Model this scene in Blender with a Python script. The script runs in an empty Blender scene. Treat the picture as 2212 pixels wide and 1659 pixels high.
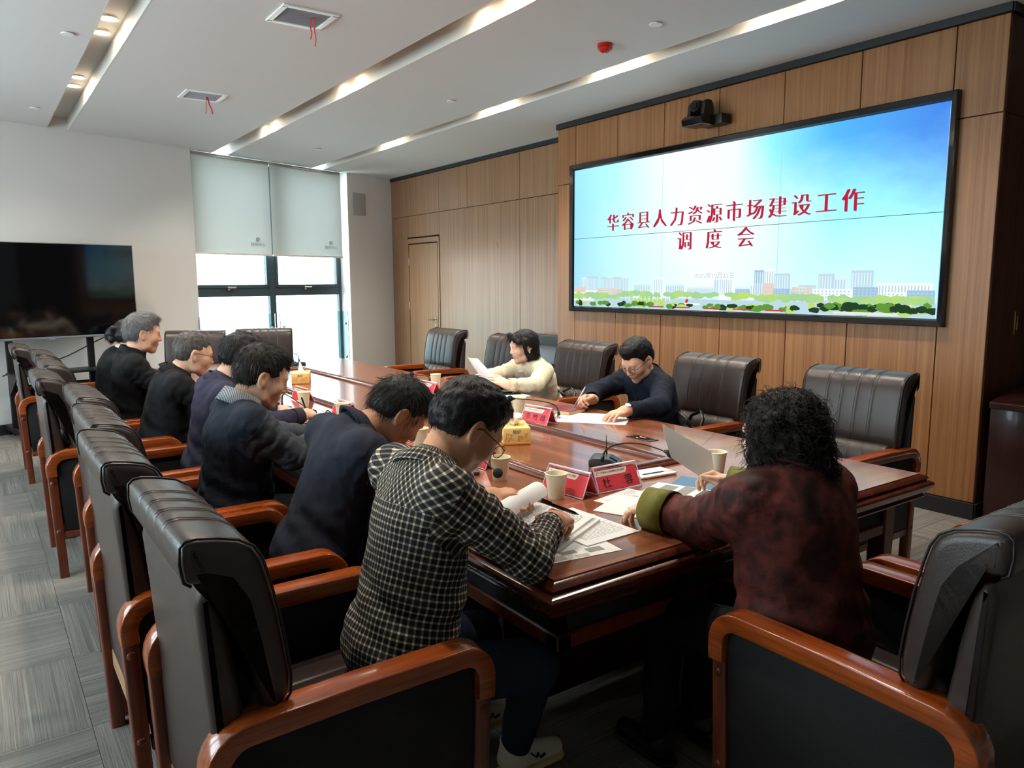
import bpy, bmesh, math, random
import numpy as np
from mathutils import Vector, Matrix, Euler, noise as mnoise
R = math.radians
scene = bpy.context.scene
COL = scene.collection
# ------------------------------------------------------------------ camera
CAM = np.array([0.0, 0.0, 1.5])
YAW, PITCH, ROLL = R(35.3001), R(-7.7045), R(-0.2816)
_fw = Vector((math.sin(YAW)*math.cos(PITCH), math.cos(YAW)*math.cos(PITCH), math.sin(PITCH)))
_r = Vector((math.cos(YAW), -math.sin(YAW), 0)); _u = _r.cross(_fw)
_r2 = math.cos(ROLL)*_r + math.sin(ROLL)*_u; _u2 = -math.sin(ROLL)*_r + math.cos(ROLL)*_u
cd = bpy.data.cameras.new('camera'); cam = bpy.data.objects.new('camera', cd); COL.objects.link(cam)
cd.sensor_fit = 'HORIZONTAL'; cd.sensor_width = 36.0; cd.lens = 36.0*1637.55/2212
cd.clip_start = 0.05; cd.clip_end = 500
cam.matrix_world = Matrix((( _r2.x, _u2.x, -_fw.x, 0), (_r2.y, _u2.y, -_fw.y, 0), (_r2.z, _u2.z, -_fw.z, 1.5), (0, 0, 0, 1)))
scene.camera = cam
# ------------------------------------------------------------------ exposure, world
vs = scene.view_settings
vs.view_transform = 'Standard'; vs.look = 'None'; vs.gamma = 1.0; vs.exposure = 1.2; vs.use_curve_mapping = False
scene.cycles.use_denoising = True
scene.cycles.max_bounces = 8; scene.cycles.diffuse_bounces = 4; scene.cycles.glossy_bounces = 4; scene.cycles.transmission_bounces = 6
scene.cycles.sample_clamp_indirect = 6.0; scene.cycles.caustics_reflective = False; scene.cycles.caustics_refractive = False
SKY = 6.5
world = bpy.data.worlds.new('overcast_sky'); scene.world = world; world.use_nodes = True
wn = world.node_tree.nodes; wl = world.node_tree.links
bg = wn['Background']
bg.inputs['Color'].default_value = (0.86, 0.94, 1.0, 1); bg.inputs['Strength'].default_value = SKY
# light levels of the room's own lamps
SPOT_W = 36.0        # one recessed spotlight
SCREEN_E = 0.50      # video wall emission
# room dimensions (metres); +Y runs along the table to the window wall, +X to the screen wall
H = 3.08; XS = 5.022; YA, YB = 6.273, 2.098; XR = 5.455; YC = 10.935; WA = R(19.512)
ZSEAM = 2.475; ZTRIM = 3.03; ZT = 0.76
XL, YN = -2.6, -3.6; XE = 7.0          # left wall, wall behind the camera, far right niche
WN = Vector((-math.sin(WA), math.cos(WA), 0)); WD = Vector((-math.cos(WA), -math.sin(WA), 0)); WC = Vector((XR, YC, 0))
# ------------------------------------------------------------------ helpers
def lin(c):
    return tuple((v/255/12.92 if v/255 <= 0.04045 else ((v/255+0.055)/1.055)**2.4) for v in c)
MATS = {}
def mat(name, rgb=(200, 200, 200), rough=0.5, metal=0.0, spec=0.5, coat=0.0, emit=None, es=0.0, alpha=None, trans=0.0, ior=1.45, sheen=0.0):
    m = bpy.data.materials.new(name); m.use_nodes = True
    b = m.node_tree.nodes['Principled BSDF']; c = lin(rgb)
    b.inputs['Base Color'].default_value = (*c, 1); b.inputs['Roughness'].default_value = rough
    b.inputs['Metallic'].default_value = metal; b.inputs['Specular IOR Level'].default_value = spec
    b.inputs['Coat Weight'].default_value = coat; b.inputs['Coat Roughness'].default_value = 0.08
    b.inputs['IOR'].default_value = ior; b.inputs['Transmission Weight'].default_value = trans
    b.inputs['Sheen Weight'].default_value = sheen
    if emit: b.inputs['Emission Color'].default_value = (*lin(emit), 1); b.inputs['Emission Strength'].default_value = es
    MATS[name] = m
    return m
class NT:
    """small node helper on one material"""
    def __init__(s, m): s.t = m.node_tree; s.n = s.t.nodes; s.b = s.n['Principled BSDF']
    def new(s, typ, **kw):
        n = s.n.new(typ)
        for k, v in kw.items():
            if hasattr(n, k): setattr(n, k, v)
            else: n.inputs[k].default_value = v
        return n
    def link(s, a, b): s.t.links.new(a, b)
    def coord(s, which='Object', scale=(1, 1, 1), rot=(0, 0, 0)):
        tc = s.new('ShaderNodeTexCoord'); mp = s.new('ShaderNodeMapping')
        mp.inputs['Scale'].default_value = scale; mp.inputs['Rotation'].default_value = rot
        s.link(tc.outputs[which], mp.inputs['Vector']); return mp.outputs['Vector']
    def noise(s, vec, scale, detail=3, rough=0.5):
        n = s.new('ShaderNodeTexNoise'); n.inputs['Scale'].default_value = scale; n.inputs['Detail'].default_value = detail; n.inputs['Roughness'].default_value = rough
        if vec: s.link(vec, n.inputs['Vector'])
        return n.outputs['Fac']
    def ramp(s, fac, stops):
        r = s.new('ShaderNodeValToRGB'); e = r.color_ramp.elements
        while len(e) < len(stops): e.new(0.5)
        for el, (p, c) in zip(e, stops): el.position = p; el.color = (*lin(c), 1)
        s.link(fac, r.inputs['Fac']); return r.outputs['Color']
    def math(s, op, a, b=None, c=None):
        n = s.new('ShaderNodeMath', operation=op)
        for i, v in enumerate((a, b, c)):
            if v is None: continue
            if isinstance(v, (int, float)): n.inputs[i].default_value = v
            else: s.link(v, n.inputs[i])
        return n.outputs[0]
    def mix(s, fac, a, b, typ='MIX'):
        n = s.new('ShaderNodeMix', data_type='RGBA', blend_type=typ)
        for sock, v in ((n.inputs[0], fac), (n.inputs[6], a), (n.inputs[7], b)):
            if isinstance(v, (int, float)): sock.default_value = v
            elif isinstance(v, tuple): sock.default_value = (*lin(v), 1)
            else: s.link(v, sock)
        return n.outputs[2]
    def bump(s, h, strength=0.2, dist=0.01):
        n = s.new('ShaderNodeBump'); n.inputs['Strength'].default_value = strength; n.inputs['Distance'].default_value = dist
        s.link(h, n.inputs['Height']); s.link(n.outputs['Normal'], s.b.inputs['Normal'])
    def color(s, c): s.link(c, s.b.inputs['Base Color'])
def M4(loc=(0, 0, 0), rot=(0, 0, 0), sc=(1, 1, 1)):
    return Matrix.LocRotScale(Vector(loc), Euler(rot), Vector(sc))
def box(bm, c, s, rot=(0, 0, 0), bev=0.0, seg=2, taper=None, mi=0):
    """axis box of centre c and size s, optionally bevelled"""
    n0 = len(bm.verts)
    g = bmesh.ops.create_cube(bm, size=1.0); vs_ = g['verts']
    if taper:
        for v in vs_:
            if v.co.z < 0: v.co.x *= taper; v.co.y *= taper
    M = M4(c, rot, s)
    for v in vs_: v.co = M @ v.co
    fs = set(f for v in vs_ for f in v.link_faces)
    if bev > 0:
        es = list(set(e for v in vs_ for e in v.link_edges))
        r = bmesh.ops.bevel(bm, geom=es, offset=bev, segments=seg, profile=0.5, affect='EDGES')
        fs = set(r['faces']) | set(f for f in bm.faces if f.index == -1 and f in fs)
    bm.faces.ensure_lookup_table()
    if mi:
        bm.verts.ensure_lookup_table()
        for v in list(bm.verts)[n0:]:
            for f in v.link_faces: f.material_index = mi
def prism(bm, poly, axis, a, b, bev=0.0, mi=0):
    """polygon (list of 2D) extruded along axis 'x','y','z' from a to b"""
    def P(p, t): return {'x': (t, p[0], p[1]), 'y': (p[0], t, p[1]), 'z': (p[0], p[1], t)}[axis]
    va = [bm.verts.new(P(p, a)) for p in poly]; vb = [bm.verts.new(P(p, b)) for p in poly]; n = len(poly)
    fs = [bm.faces.new(va[::-1]), bm.faces.new(vb)] + [bm.faces.new((va[i], va[(i+1) % n], vb[(i+1) % n], vb[i])) for i in range(n)]
    bmesh.ops.recalc_face_normals(bm, faces=fs)
    for f in fs: f.material_index = mi
    if bev:
        es = list(set(e for f in fs for e in f.edges)); bmesh.ops.bevel(bm, geom=es, offset=bev, segments=2, profile=0.5, affect='EDGES')
def frames(pts):
    pts = [Vector(p) for p in pts]; out = []; n = len(pts)
    t0 = (pts[1]-pts[0]).normalized(); up = Vector((0, 0, 1)) if abs(t0.z) < 0.9 else Vector((1, 0, 0))
    nrm = (up - t0*up.dot(t0)).normalized()
    for i in range(n):
        t = (pts[min(i+1, n-1)]-pts[max(i-1, 0)]).normalized()
        nrm = (nrm - t*nrm.dot(t)); nrm = nrm.normalized() if nrm.length > 1e-6 else t.orthogonal().normalized()
        out.append((pts[i], t, nrm, t.cross(nrm)))
    return out
def tube(bm, pts, rad, n=8, cap=True, sx=1.0, mi=0):
    if not hasattr(rad, '__len__'): rad = [rad]*len(pts)
    rings = []
    for (p, t, a, b), r_ in zip(frames(pts), rad):
        rings.append([bm.verts.new(p + (a*math.cos(2*math.pi*k/n)*sx + b*math.sin(2*math.pi*k/n))*r_) for k in range(n)])
    fs = []
    for A, B in zip(rings, rings[1:]):
        for k in range(n): fs.append(bm.faces.new((A[k], A[(k+1) % n], B[(k+1) % n], B[k])))
    if cap: fs += [bm.faces.new(rings[0][::-1]), bm.faces.new(rings[-1])]
    for f in fs: f.material_index = mi; f.smooth = True
def loft(bm, rings, closed=True, cap=True, mi=0):
    R_ = [[bm.verts.new(p) for p in r] for r in rings]; fs = []
    n = len(R_[0])
    for A, B in zip(R_, R_[1:]):
        for k in range(n if closed else n-1): fs.append(bm.faces.new((A[k], A[(k+1) % n], B[(k+1) % n], B[k])))
    if cap and closed: fs += [bm.faces.new(R_[0][::-1]), bm.faces.new(R_[-1])]
    for f in fs: f.material_index = mi
    return fs
def lathe(bm, prof, n=24, c=(0, 0, 0), mi=0, cap=True):
    rings = [[(c[0]+r_*math.cos(2*math.pi*k/n), c[1]+r_*math.sin(2*math.pi*k/n), c[2]+z) for k in range(n)] for r_, z in prof]
    return loft(bm, rings, True, cap, mi)
def sph(bm, c, r_, u=12, v=8, sc=(1, 1, 1), mi=0):
    g = bmesh.ops.create_uvsphere(bm, u_segments=u, v_segments=v, radius=r_)
    for w in g['verts']:
        w.co = Vector((w.co.x*sc[0]+c[0], w.co.y*sc[1]+c[1], w.co.z*sc[2]+c[2]))
        for f in w.link_faces: f.material_index = mi; f.smooth = True
def BM(): return bmesh.new()
def done(name, bm, m, parent=None, loc=None, rot=None, smooth=None, norm=True):
    if norm: bmesh.ops.recalc_face_normals(bm, faces=bm.faces[:])
    me = bpy.data.meshes.new(name); bm.to_mesh(me); bm.free()
    for x in (m if isinstance(m, (list, tuple)) else [m]): me.materials.append(MATS[x] if isinstance(x, str) else x)
    if smooth is not None:
        for p in me.polygons: p.use_smooth = True
        me.set_sharp_from_angle(angle=R(smooth))
    return link(name, me, parent, loc, rot)
def link(name, data, parent=None, loc=None, rot=None):
    o = bpy.data.objects.new(name, data); COL.objects.link(o)
    if parent is not None: o.parent = parent
    if loc is not None: o.location = loc
    if rot is not None: o.rotation_euler = rot
    return o
def tag(o, label, cat, group=None):
    o['label'] = label; o['category'] = cat
    if group: o['group'] = group
    return o
def thing(name, label, cat, loc=(0, 0, 0), rotz=0.0, group=None):
    o = link(name, None, None, loc, (0, 0, rotz)); o.empty_display_size = 0.1
    return tag(o, label, cat, group)
def struct(o): o['kind'] = 'structure'; return o
def bx(name, c, s, m, parent=None, bev=0.0, rot=(0, 0, 0), smooth=None, seg=2):
    b = BM(); box(b, (0, 0, 0), s, bev=bev, seg=seg); return done(name, b, m, parent, c, rot, smooth if smooth is not None else (40 if bev else None))
def copy_tree(o, parent=None, root=True):
    c = o.copy(); COL.objects.link(c)
    if not root: c.parent = parent; c.matrix_parent_inverse = o.matrix_parent_inverse.copy()
    for ch in list(o.children): copy_tree(ch, c, False)
    return c
_txt = {}
def text_mesh(body, size=1.0, offset=0.0, spread=0, ext=0.0, space=1.0):
    """flat text turned into a mesh: a list of (verts, faces), centred, x right y up; spread repeats it sideways to thicken the uprights only"""
    cu = bpy.data.curves.new('t', 'FONT'); cu.body = body; cu.size = size; cu.offset = offset; cu.align_x = 'CENTER'; cu.align_y = 'CENTER'
    cu.space_character = space; cu.resolution_u = 2
    o = bpy.data.objects.new('t', cu); COL.objects.link(o)
    dg = bpy.context.evaluated_depsgraph_get(); me = bpy.data.meshes.new_from_object(o.evaluated_get(dg))
    V = [tuple(v.co) for v in me.vertices]; F = [tuple(p.vertices) for p in me.polygons]
    bpy.data.objects.remove(o); bpy.data.curves.remove(cu); bpy.data.meshes.remove(me)
    return V, F
def put_text(bm, body, size, M, offset=0.0, spread=0, step=0.0, mi=0, space=1.0, dz=0.0):
    V, F = text_mesh(body, 1.0, offset, space=space); V = [(x*size, y*size, 0) for x, y, z in V]
    for k in range(-spread, spread+1):
        vs_ = [bm.verts.new(M @ Vector((x+k*step, y, dz+z + 0.00002*k))) for x, y, z in V]
        for f in F:
            try: fc = bm.faces.new([vs_[i] for i in f]); fc.material_index = mi
            except ValueError: pass
# ================================================================== MATERIALS
def grain_mat(name, dark, mid, light, sx, rough=0.45, coat=0.0, spec=0.5, axis='Z', bump=0.05, long=0.6, cs='Object', rnd=True):
    """wood with long streaks along one axis"""
    m = mat(name, mid, rough, coat=coat, spec=spec); n = NT(m)
    sc = {'Z': (sx, sx, long), 'Y': (sx, long, sx), 'X': (long, sx, sx)}[axis]
    tc = n.new('ShaderNodeTexCoord'); mp = n.new('ShaderNodeMapping'); mp.inputs['Scale'].default_value = sc
    n.link(tc.outputs[cs], mp.inputs['Vector'])
    if rnd:
        oi = n.new('ShaderNodeObjectInfo'); ad = n.new('ShaderNodeVectorMath', operation='ADD')
        ml = n.math('MULTIPLY', oi.outputs['Random'], 37.0)
        n.link(tc.outputs[cs], ad.inputs[0]); n.link(ml, ad.inputs[1]); n.link(ad.outputs[0], mp.inputs['Vector'])
    v = mp.outputs['Vector']
    a = n.noise(v, 1.0, 5, 0.62); b = n.noise(v, 4.3, 3, 0.6)
    f = n.math('ADD', n.math('MULTIPLY', a, 0.65), n.math('MULTIPLY', b, 0.35))
    n.color(n.ramp(f, [(0.36, dark), (0.5, mid), (0.64, light)])); n.bump(b, bump, 0.002)
    return m
# walls, ceiling
m = mat('white_paint', (222, 220, 217), 0.75); n = NT(m); n.bump(n.noise(n.coord(), 180, 2), 0.05, 0.001)
m = mat('ceiling_paint', (214, 214, 214), 0.85); n = NT(m); n.bump(n.noise(n.coord(), 160, 2), 0.04, 0.001)
mat('slot_paint', (206, 202, 196), 0.6)
grain_mat('panel_wood', (122, 80, 48), (144, 98, 62), (160, 114, 76), 34, 0.40, spec=0.4, long=0.35)
grain_mat('panel_wood_recess', (124, 88, 62), (144, 106, 78), (158, 120, 90), 34, 0.40, spec=0.4, long=0.35)
grain_mat('dark_panel_wood', (60, 34, 22), (82, 48, 30), (100, 62, 40), 26, 0.4, long=0.35)
mat('joint_dark', (46, 33, 25), 0.8)
mat('black_trim', (32, 34, 38), 0.45)
# carpet: stripes run along local Y of each tile
m = mat('carpet', (120, 116, 110), 0.95, spec=0.1); n = NT(m)
oi = n.new('ShaderNodeObjectInfo'); tc = n.new('ShaderNodeTexCoord'); ad = n.new('ShaderNodeVectorMath', operation='ADD')
n.link(tc.outputs['Object'], ad.inputs[0]); n.link(n.math('MULTIPLY', oi.outputs['Random'], 11.0), ad.inputs[1])
mp = n.new('ShaderNodeMapping'); mp.inputs['Scale'].default_value = (170, 1.6, 1); n.link(ad.outputs[0], mp.inputs['Vector'])
mp2 = n.new('ShaderNodeMapping'); mp2.inputs['Scale'].default_value = (26, 1.0, 1); n.link(ad.outputs[0], mp2.inputs['Vector'])
a = n.noise(mp.outputs['Vector'], 1.0, 3, 0.7); b = n.noise(mp2.outputs['Vector'], 1.0, 2, 0.5); c = n.noise(tc.outputs['Object'], 420, 2)
f = n.math('ADD', n.math('ADD', n.math('MULTIPLY', a, 0.60), n.math('MULTIPLY', b, 0.24)), n.math('MULTIPLY', c, 0.22))
n.color(n.ramp(f, [(0.38, (92, 87, 83)), (0.52, (118, 113, 107)), (0.64, (136, 131, 124)), (0.74, (176, 172, 164))]))
n.bump(n.math('ADD', a, c), 0.5, 0.004)
# leather, wood of the furniture
m = mat('leather', (50, 40, 37), 0.33, spec=0.5); n = NT(m); v = n.coord()
n.bump(n.math('ADD', n.noise(v, 420, 3), n.math('MULTIPLY', n.noise(v, 9, 2), 1.5)), 0.16, 0.004)
m = mat('leather_side', (26, 24, 25), 0.6, spec=0.25); n = NT(m); n.bump(n.noise(n.coord(), 380, 3), 0.3, 0.002)
mat('piping', (30, 26, 25), 0.42)
mat('stitch', (92, 84, 78), 0.7)
grain_mat('chair_wood', (104, 44, 14), (138, 62, 22), (160, 78, 30), 30, 0.22, coat=0.35, axis='Y', long=2.0)
grain_mat('chair_leg_wood', (74, 30, 18), (98, 42, 24), (114, 52, 30), 30, 0.3, coat=0.2, axis='Z', long=2.0)
grain_mat('rail_wood', (132, 98, 68), (150, 114, 82), (164, 128, 94), 30, 0.5, axis='X', long=2.0)
grain_mat('table_wood', (98, 52, 32), (130, 74, 48), (152, 92, 62), 14, 0.24, coat=0.6, axis='Y', long=0.5, rnd=False, bump=0.01)
grain_mat('table_edge_wood', (54, 22, 13), (80, 34, 20), (98, 46, 27), 14, 0.2, coat=0.6, axis='Y', long=0.5, rnd=False, bump=0.01)
grain_mat('table_end_wood', (54, 22, 13), (80, 34, 20), (98, 46, 27), 14, 0.2, coat=0.6, axis='X', long=0.5, rnd=False, bump=0.01)
grain_mat('table_top_end_wood', (98, 52, 32), (130, 74, 48), (152, 92, 62), 14, 0.24, coat=0.6, axis='X', long=0.5, rnd=False, bump=0.01)
grain_mat('dark_mahogany', (30, 12, 12), (46, 20, 19), (58, 28, 26), 20, 0.3, coat=0.2)
mat('groove_dark', (24, 9, 6), 0.5)
mat('black_plastic', (18, 18, 20), 0.4); mat('black_gloss', (9, 9, 11), 0.09, spec=0.6); mat('black_matte', (15, 15, 17), 0.7)
mat('black_metal', (24, 24, 27), 0.4, metal=0.3); mat('steel', (196, 192, 186), 0.25, metal=1.0); mat('silver_trim', (170, 176, 190), 0.3, metal=0.8)
mat('frame_glossy', (14, 15, 18), 0.12, spec=0.7, coat=0.5)
mat('window_frame', (58, 74, 82), 0.45); mat('white_plastic', (232, 232, 228), 0.4); mat('grille_grey', (172, 170, 166), 0.6); mat('louvre_grey', (178, 180, 186), 0.6)
mat('red_plastic', (188, 34, 26), 0.4); mat('red_ribbon', (196, 30, 44), 0.6)
m = mat('blind_fabric', (164, 159, 149), 0.9); n = NT(m); n.b.inputs['Transmission Weight'].default_value = 0.0
tr = n.new('ShaderNodeBsdfTranslucent'); tr.inputs['Color'].default_value = (0.55, 0.56, 0.54, 1); mx = n.new('ShaderNodeMixShader'); mx.inputs['Fac'].default_value = 0.10
out = n.n['Material Output']; n.link(n.b.outputs[0], mx.inputs[1]); n.link(tr.outputs[0], mx.inputs[2]); n.link(mx.outputs[0], out.inputs['Surface'])
n.bump(n.noise(n.coord(), 900, 1), 0.1, 0.001)
mat('blind_print', (112, 112, 107), 0.8); mat('blind_print_light', (210, 208, 202), 0.8)
def glass_mat(name, tint, fac):
    """thin clear glass: straight-through with a fresnel reflection"""
    m = mat(name); n = NT(m); tb = n.new('ShaderNodeBsdfTransparent'); tb.inputs['Color'].default_value = (*lin(tint), 1)
    gl = n.new('ShaderNodeBsdfGlossy'); gl.inputs['Roughness'].default_value = 0.02
    lw = n.new('ShaderNodeLayerWeight'); lw.inputs['Blend'].default_value = 0.5; mx = n.new('ShaderNodeMixShader')
    n.link(n.math('MULTIPLY', n.math('ADD', n.math('MULTIPLY', n.math('POWER', lw.outputs['Facing'], 4.0), 0.8), 0.04), fac), mx.inputs['Fac']); n.link(tb.outputs[0], mx.inputs[1]); n.link(gl.outputs[0], mx.inputs[2])
    n.link(mx.outputs[0], n.n['Material Output'].inputs['Surface']); return m
glass_mat('window_glass', (246, 252, 252), 0.6); glass_mat('guard_glass', (214, 236, 238), 0.8); glass_mat('clear_acrylic', (255, 254, 255), 0.35); glass_mat('lens_glass', (240, 244, 246), 1.0)
mat('lamp_lens', (255, 244, 220), 0.3, emit=(255, 238, 205), es=28.0)
mat('acrylic_edge', (206, 190, 204), 0.15, spec=0.6)
# ================================================================== STRUCTURE
def yw(x): return YC - (XR-x)*math.tan(WA)
TS = 0.6
b = BM(); box(b, ((XL+XE)/2, 3.8, -0.056), (XE-XL, 14.8+0.8, 0.1)); floor = struct(done('floor', b, 'carpet'))
b = BM(); box(b, (0, 0, -0.004), (TS-0.0012, TS-0.0012, 0.008), bev=0.001, seg=1); tile0 = done('carpet_tile', b, 'carpet', floor, (0, 0, 0)); tile_me = tile0.data
bpy.data.objects.remove(tile0)
for i in range(-3, 9):
    for j in range(-4, 13):
        x = 0.22 + TS*(i+0.5); y = 2.80 + TS*(j+0.5)
        if x > 5.7 or y > yw(x)-0.32 or (x > 4.7 and y > YB and x > XS-.05): continue
        link('carpet_tile', tile_me, floor, (x, y, 0), (0, 0, R(90) if (i+j) % 2 == 0 else 0))
# ceiling: slabs between three recessed light slots
SLOTS = [(0.77, 0.965), (2.545, 2.755), (4.02, 4.205)]; SD = 0.125
def cpoly(b, x0, x1, z0, z1, ext=0.25):
    prism(b, [(x0, YN), (x1, YN), (x1, min(yw(x1)+ext, 11.3)), (x0, yw(x0)+ext)], 'z', z0, z1)
b = BM(); xs = [XL] + [v for s in SLOTS for v in s] + [XE]
for k in range(0, len(xs), 2): cpoly(b, xs[k], xs[k+1], H, H+0.24)
ceiling = struct(done('ceiling', b, 'ceiling_paint'))
for k, (x0, x1) in enumerate(SLOTS):
    b = BM(); cpoly(b, x0-0.002, x1+0.002, H+SD, H+0.24); done('slot_top', b, 'slot_paint', ceiling)
    for sx, xx in ((-1, x0), (1, x1)):
        b = BM(); prism(b, [(xx-0.004, YN), (xx+0.004, YN), (xx+0.004, yw(xx)), (xx-0.004, yw(xx))], 'z', H-0.001, H+SD); done('slot_side', b, 'slot_paint', ceiling)
# window wall (oblique): built in its own frame, local x runs from the wood-wall corner to the left, local y outwards
TW = (XR-XL)/math.cos(WA)
ML = Matrix(((WD.x, WN.x, 0, WC.x), (WD.y, WN.y, 0, WC.y), (0, 0, 1, 0), (0, 0, 0, 1)))
def wbox(b, t0, t1, z0, z1, o0, o1, bev=0):
    bb = BM(); box(bb, ((t0+t1)/2, (o0+o1)/2, (z0+z1)/2), (abs(t1-t0), abs(o1-o0), z1-z0), bev=bev)
    bmesh.ops.transform(bb, matrix=ML, verts=bb.verts[:]); me = bpy.data.meshes.new('tmp'); bb.to_mesh(me); bb.free(); b.from_mesh(me); bpy.data.meshes.remove(me)
W0, W1, ZW0 = 0.909, 3.388, 0.10
b = BM(); wbox(b, -0.6, W0, 0, H+SD, 0, 0.3); wbox(b, W1, TW+0.3, 0, H+SD, 0, 0.3); wbox(b, W0, W1, 0, ZW0, 0, 0.3)
wall_back = struct(done('wall_back', b, 'white_paint'))
b = BM(); wbox(b, W1, TW, 0, 0.1, -0.012, 0); wbox(b, 0, W0, 0, 0.1, -0.012, 0); struct(done('baseboard_back', b, 'black_trim'))
# window: frame at the outer side of the reveal
OF0, OF1 = 0.19, 0.25
win = struct(link('window_1', None, None, (0, 0, 0)))
def wpart(name, t0, t1, z0, z1, o0=OF0, o1=OF1, m='window_frame', parent=None, bev=0.004):
    b = BM(); wbox(b, t0, t1, z0, z1, o0, o1, bev); return done(name, b, m, parent or win)
TM = 2.145
wpart('mullion', TM-0.05, TM+0.05, ZW0, H); wpart('jamb', W0-0.02, W0+0.05, ZW0, H); wpart('jamb', W1-0.05, W1+0.02, ZW0, H)
wpart('transom', W0+0.05, TM-0.05, 1.32, 1.43); wpart('transom', TM+0.05, W1-0.05, 1.32, 1.43)
wpart('sill_frame', W0+0.05, W1-0.05, ZW0, ZW0+0.07); wpart('head_frame', W0+0.05, W1-0.05, H-0.06, H)
for t0, t1 in ((W0+0.05, TM-0.05), (TM+0.05, W1-0.05)):
    wpart('pane', t0, t1, ZW0+0.07, 1.32, 0.215, 0.221, 'window_glass', bev=0)
    sf = wpart('sash', t0, t0+0.045, 1.43, H-0.06, 0.18, 0.24); wpart('sash', t1-0.045, t1, 1.43, H-0.06, 0.18, 0.24)
    wpart('sash_rail', t0, t1, 1.43, 1.475, 0.18, 0.24)
    wpart('pane', t0+0.045, t1-0.045, 1.475, H-0.06, 0.215, 0.221, 'window_glass', bev=0)
    tc_ = (t0+t1)/2; h = wpart('window_handle', tc_-0.02, tc_+0.10, 1.425, 1.445, 0.14, 0.165, 'steel'); wpart('handle_base', tc_+0.06, tc_+0.10, 1.40, 1.45, 0.16, 0.185, 'steel', bev=0.002)
# inner glass guard rail with steel buttons
g = thing('glass_guard', 'frameless glass guard panel standing inside the window below the right blind', 'guard', tuple(ML @ Vector((1.63, -0.03, 0.02))))
def gpart(parent, name, t0, t1, z0, z1, o0, o1, m, bev=0.002):
    b = BM(); wbox(b, t0, t1, z0, z1, o0, o1, bev); o = done(name, b, m); o.parent = parent; o.matrix_parent_inverse = Matrix.Translation(-Vector(parent.location)); return o
def guard(parent, t0, t1):
    gpart(parent, 'glass_panel', t0, t1, 0.02, 1.085, -0.036, -0.024, 'guard_glass', 0)
    gpart(parent, 'edge_strip', t0, t0+0.012, 0.02, 1.087, -0.037, -0.023, 'steel'); gpart(parent, 'edge_strip', t1-0.012, t1, 0.02, 1.087, -0.037, -0.023, 'acrylic_edge')
    for tt in (t0+0.06, t1-0.06):
        for zz in (0.41, 0.90):
            b = BM(); lathe(b, [(0.0, 0), (0.02, 0.0), (0.022, 0.004), (0.02, 0.012), (0, 0.013)], 14)
            o = done('steel_button', b, 'steel', None, ML @ Vector((tt, -0.036, zz)), None, 40); o.matrix_world = ML @ Matrix.Translation((tt, -0.036, zz)) @ Matrix.Rotation(R(90), 4, 'X')
            o.parent = parent; o.matrix_parent_inverse = Matrix.Translation(-Vector(parent.location))
guard(g, 1.0, 2.23)
g2 = thing('glass_guard', 'frameless glass guard panel standing inside the window below the left blind', 'guard', tuple(ML @ Vector((2.8, -0.03, 0.02))))
guard(g2, 2.29, 3.42)
# roller blinds
def blind(t0, t1, lab):
    root = thing('roller_blind', lab, 'blind', tuple(ML @ Vector(((t0+t1)/2, 0.02, 1.85))))
    inv = Matrix.Translation(-Vector(root.location))
    def par(o): o.parent = root; o.matrix_parent_inverse = inv; return o
    b = BM(); tt = np.linspace(t0, t1, 25); zz = np.linspace(1.865, H-0.01, 13)
    rng = random.Random(int(t0*100))
    V = [[b.verts.new(ML @ Vector((t, 0.02 + 0.008*math.sin((t-t0)*3.1)*math.sin((z-1.8)*2.0), z))) for t in tt] for z in zz]
    for i in range(len(zz)-1):
        for j in range(len(tt)-1): b.faces.new((V[i][j], V[i][j+1], V[i+1][j+1], V[i+1][j]))
    par(done('fabric', b, 'blind_fabric', None, None, None, 60))
    b = BM(); wbox(b, t0, t1, 1.85, 1.872, 0.008, 0.030, 0.004); par(done('bottom_bar', b, 'white_plastic'))
    b = BM(); pts = [ML @ Vector((t0, 0.05, H-0.035)), ML @ Vector((t1, 0.05, H-0.035))]; tube(b, pts, 0.028, 12); par(done('roller_tube', b, 'white_plastic'))
    # printed emblem and four characters near the lower corner on the screen-wall side
    tp = t0 + 0.22
    b = BM(); MT = ML @ Matrix.Translation((tp, 0.006, 1.99)) @ Matrix(((-1, 0, 0, 0), (0, 0, -1, 0), (0, 1, 0, 0), (0, 0, 0, 1)))
    put_text(b, '政务中心', 0.058, MT, 0.0004)
    for rr, zz_, a0, a1 in ((0.030, 0.085, 200, 380), (0.022, 0.075, 20, 330), (0.034, 0.07, 190, 340)):
        P = [MT @ Vector((rr*math.cos(R(a)), zz_+rr*math.sin(R(a))*0.8, 0)) for a in range(a0, a1+1, 16)]
        tube(b, P, [0.001+0.0035*math.sin(math.pi*k/(len(P)-1)) for k in range(len(P))], 6)
    P = [MT @ Vector((-0.018+0.036*k/5, 0.077, 0)) for k in range(6)]; tube(b, P, 0.003, 6)
    par(done('printed_emblem', b, 'blind_print'))
blind(1.024, 2.247, 'pale grey roller blind half lowered, next to the wood panelled wall')
blind(2.262, 3.392, 'pale grey roller blind half lowered, on the television side of the window')
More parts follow.
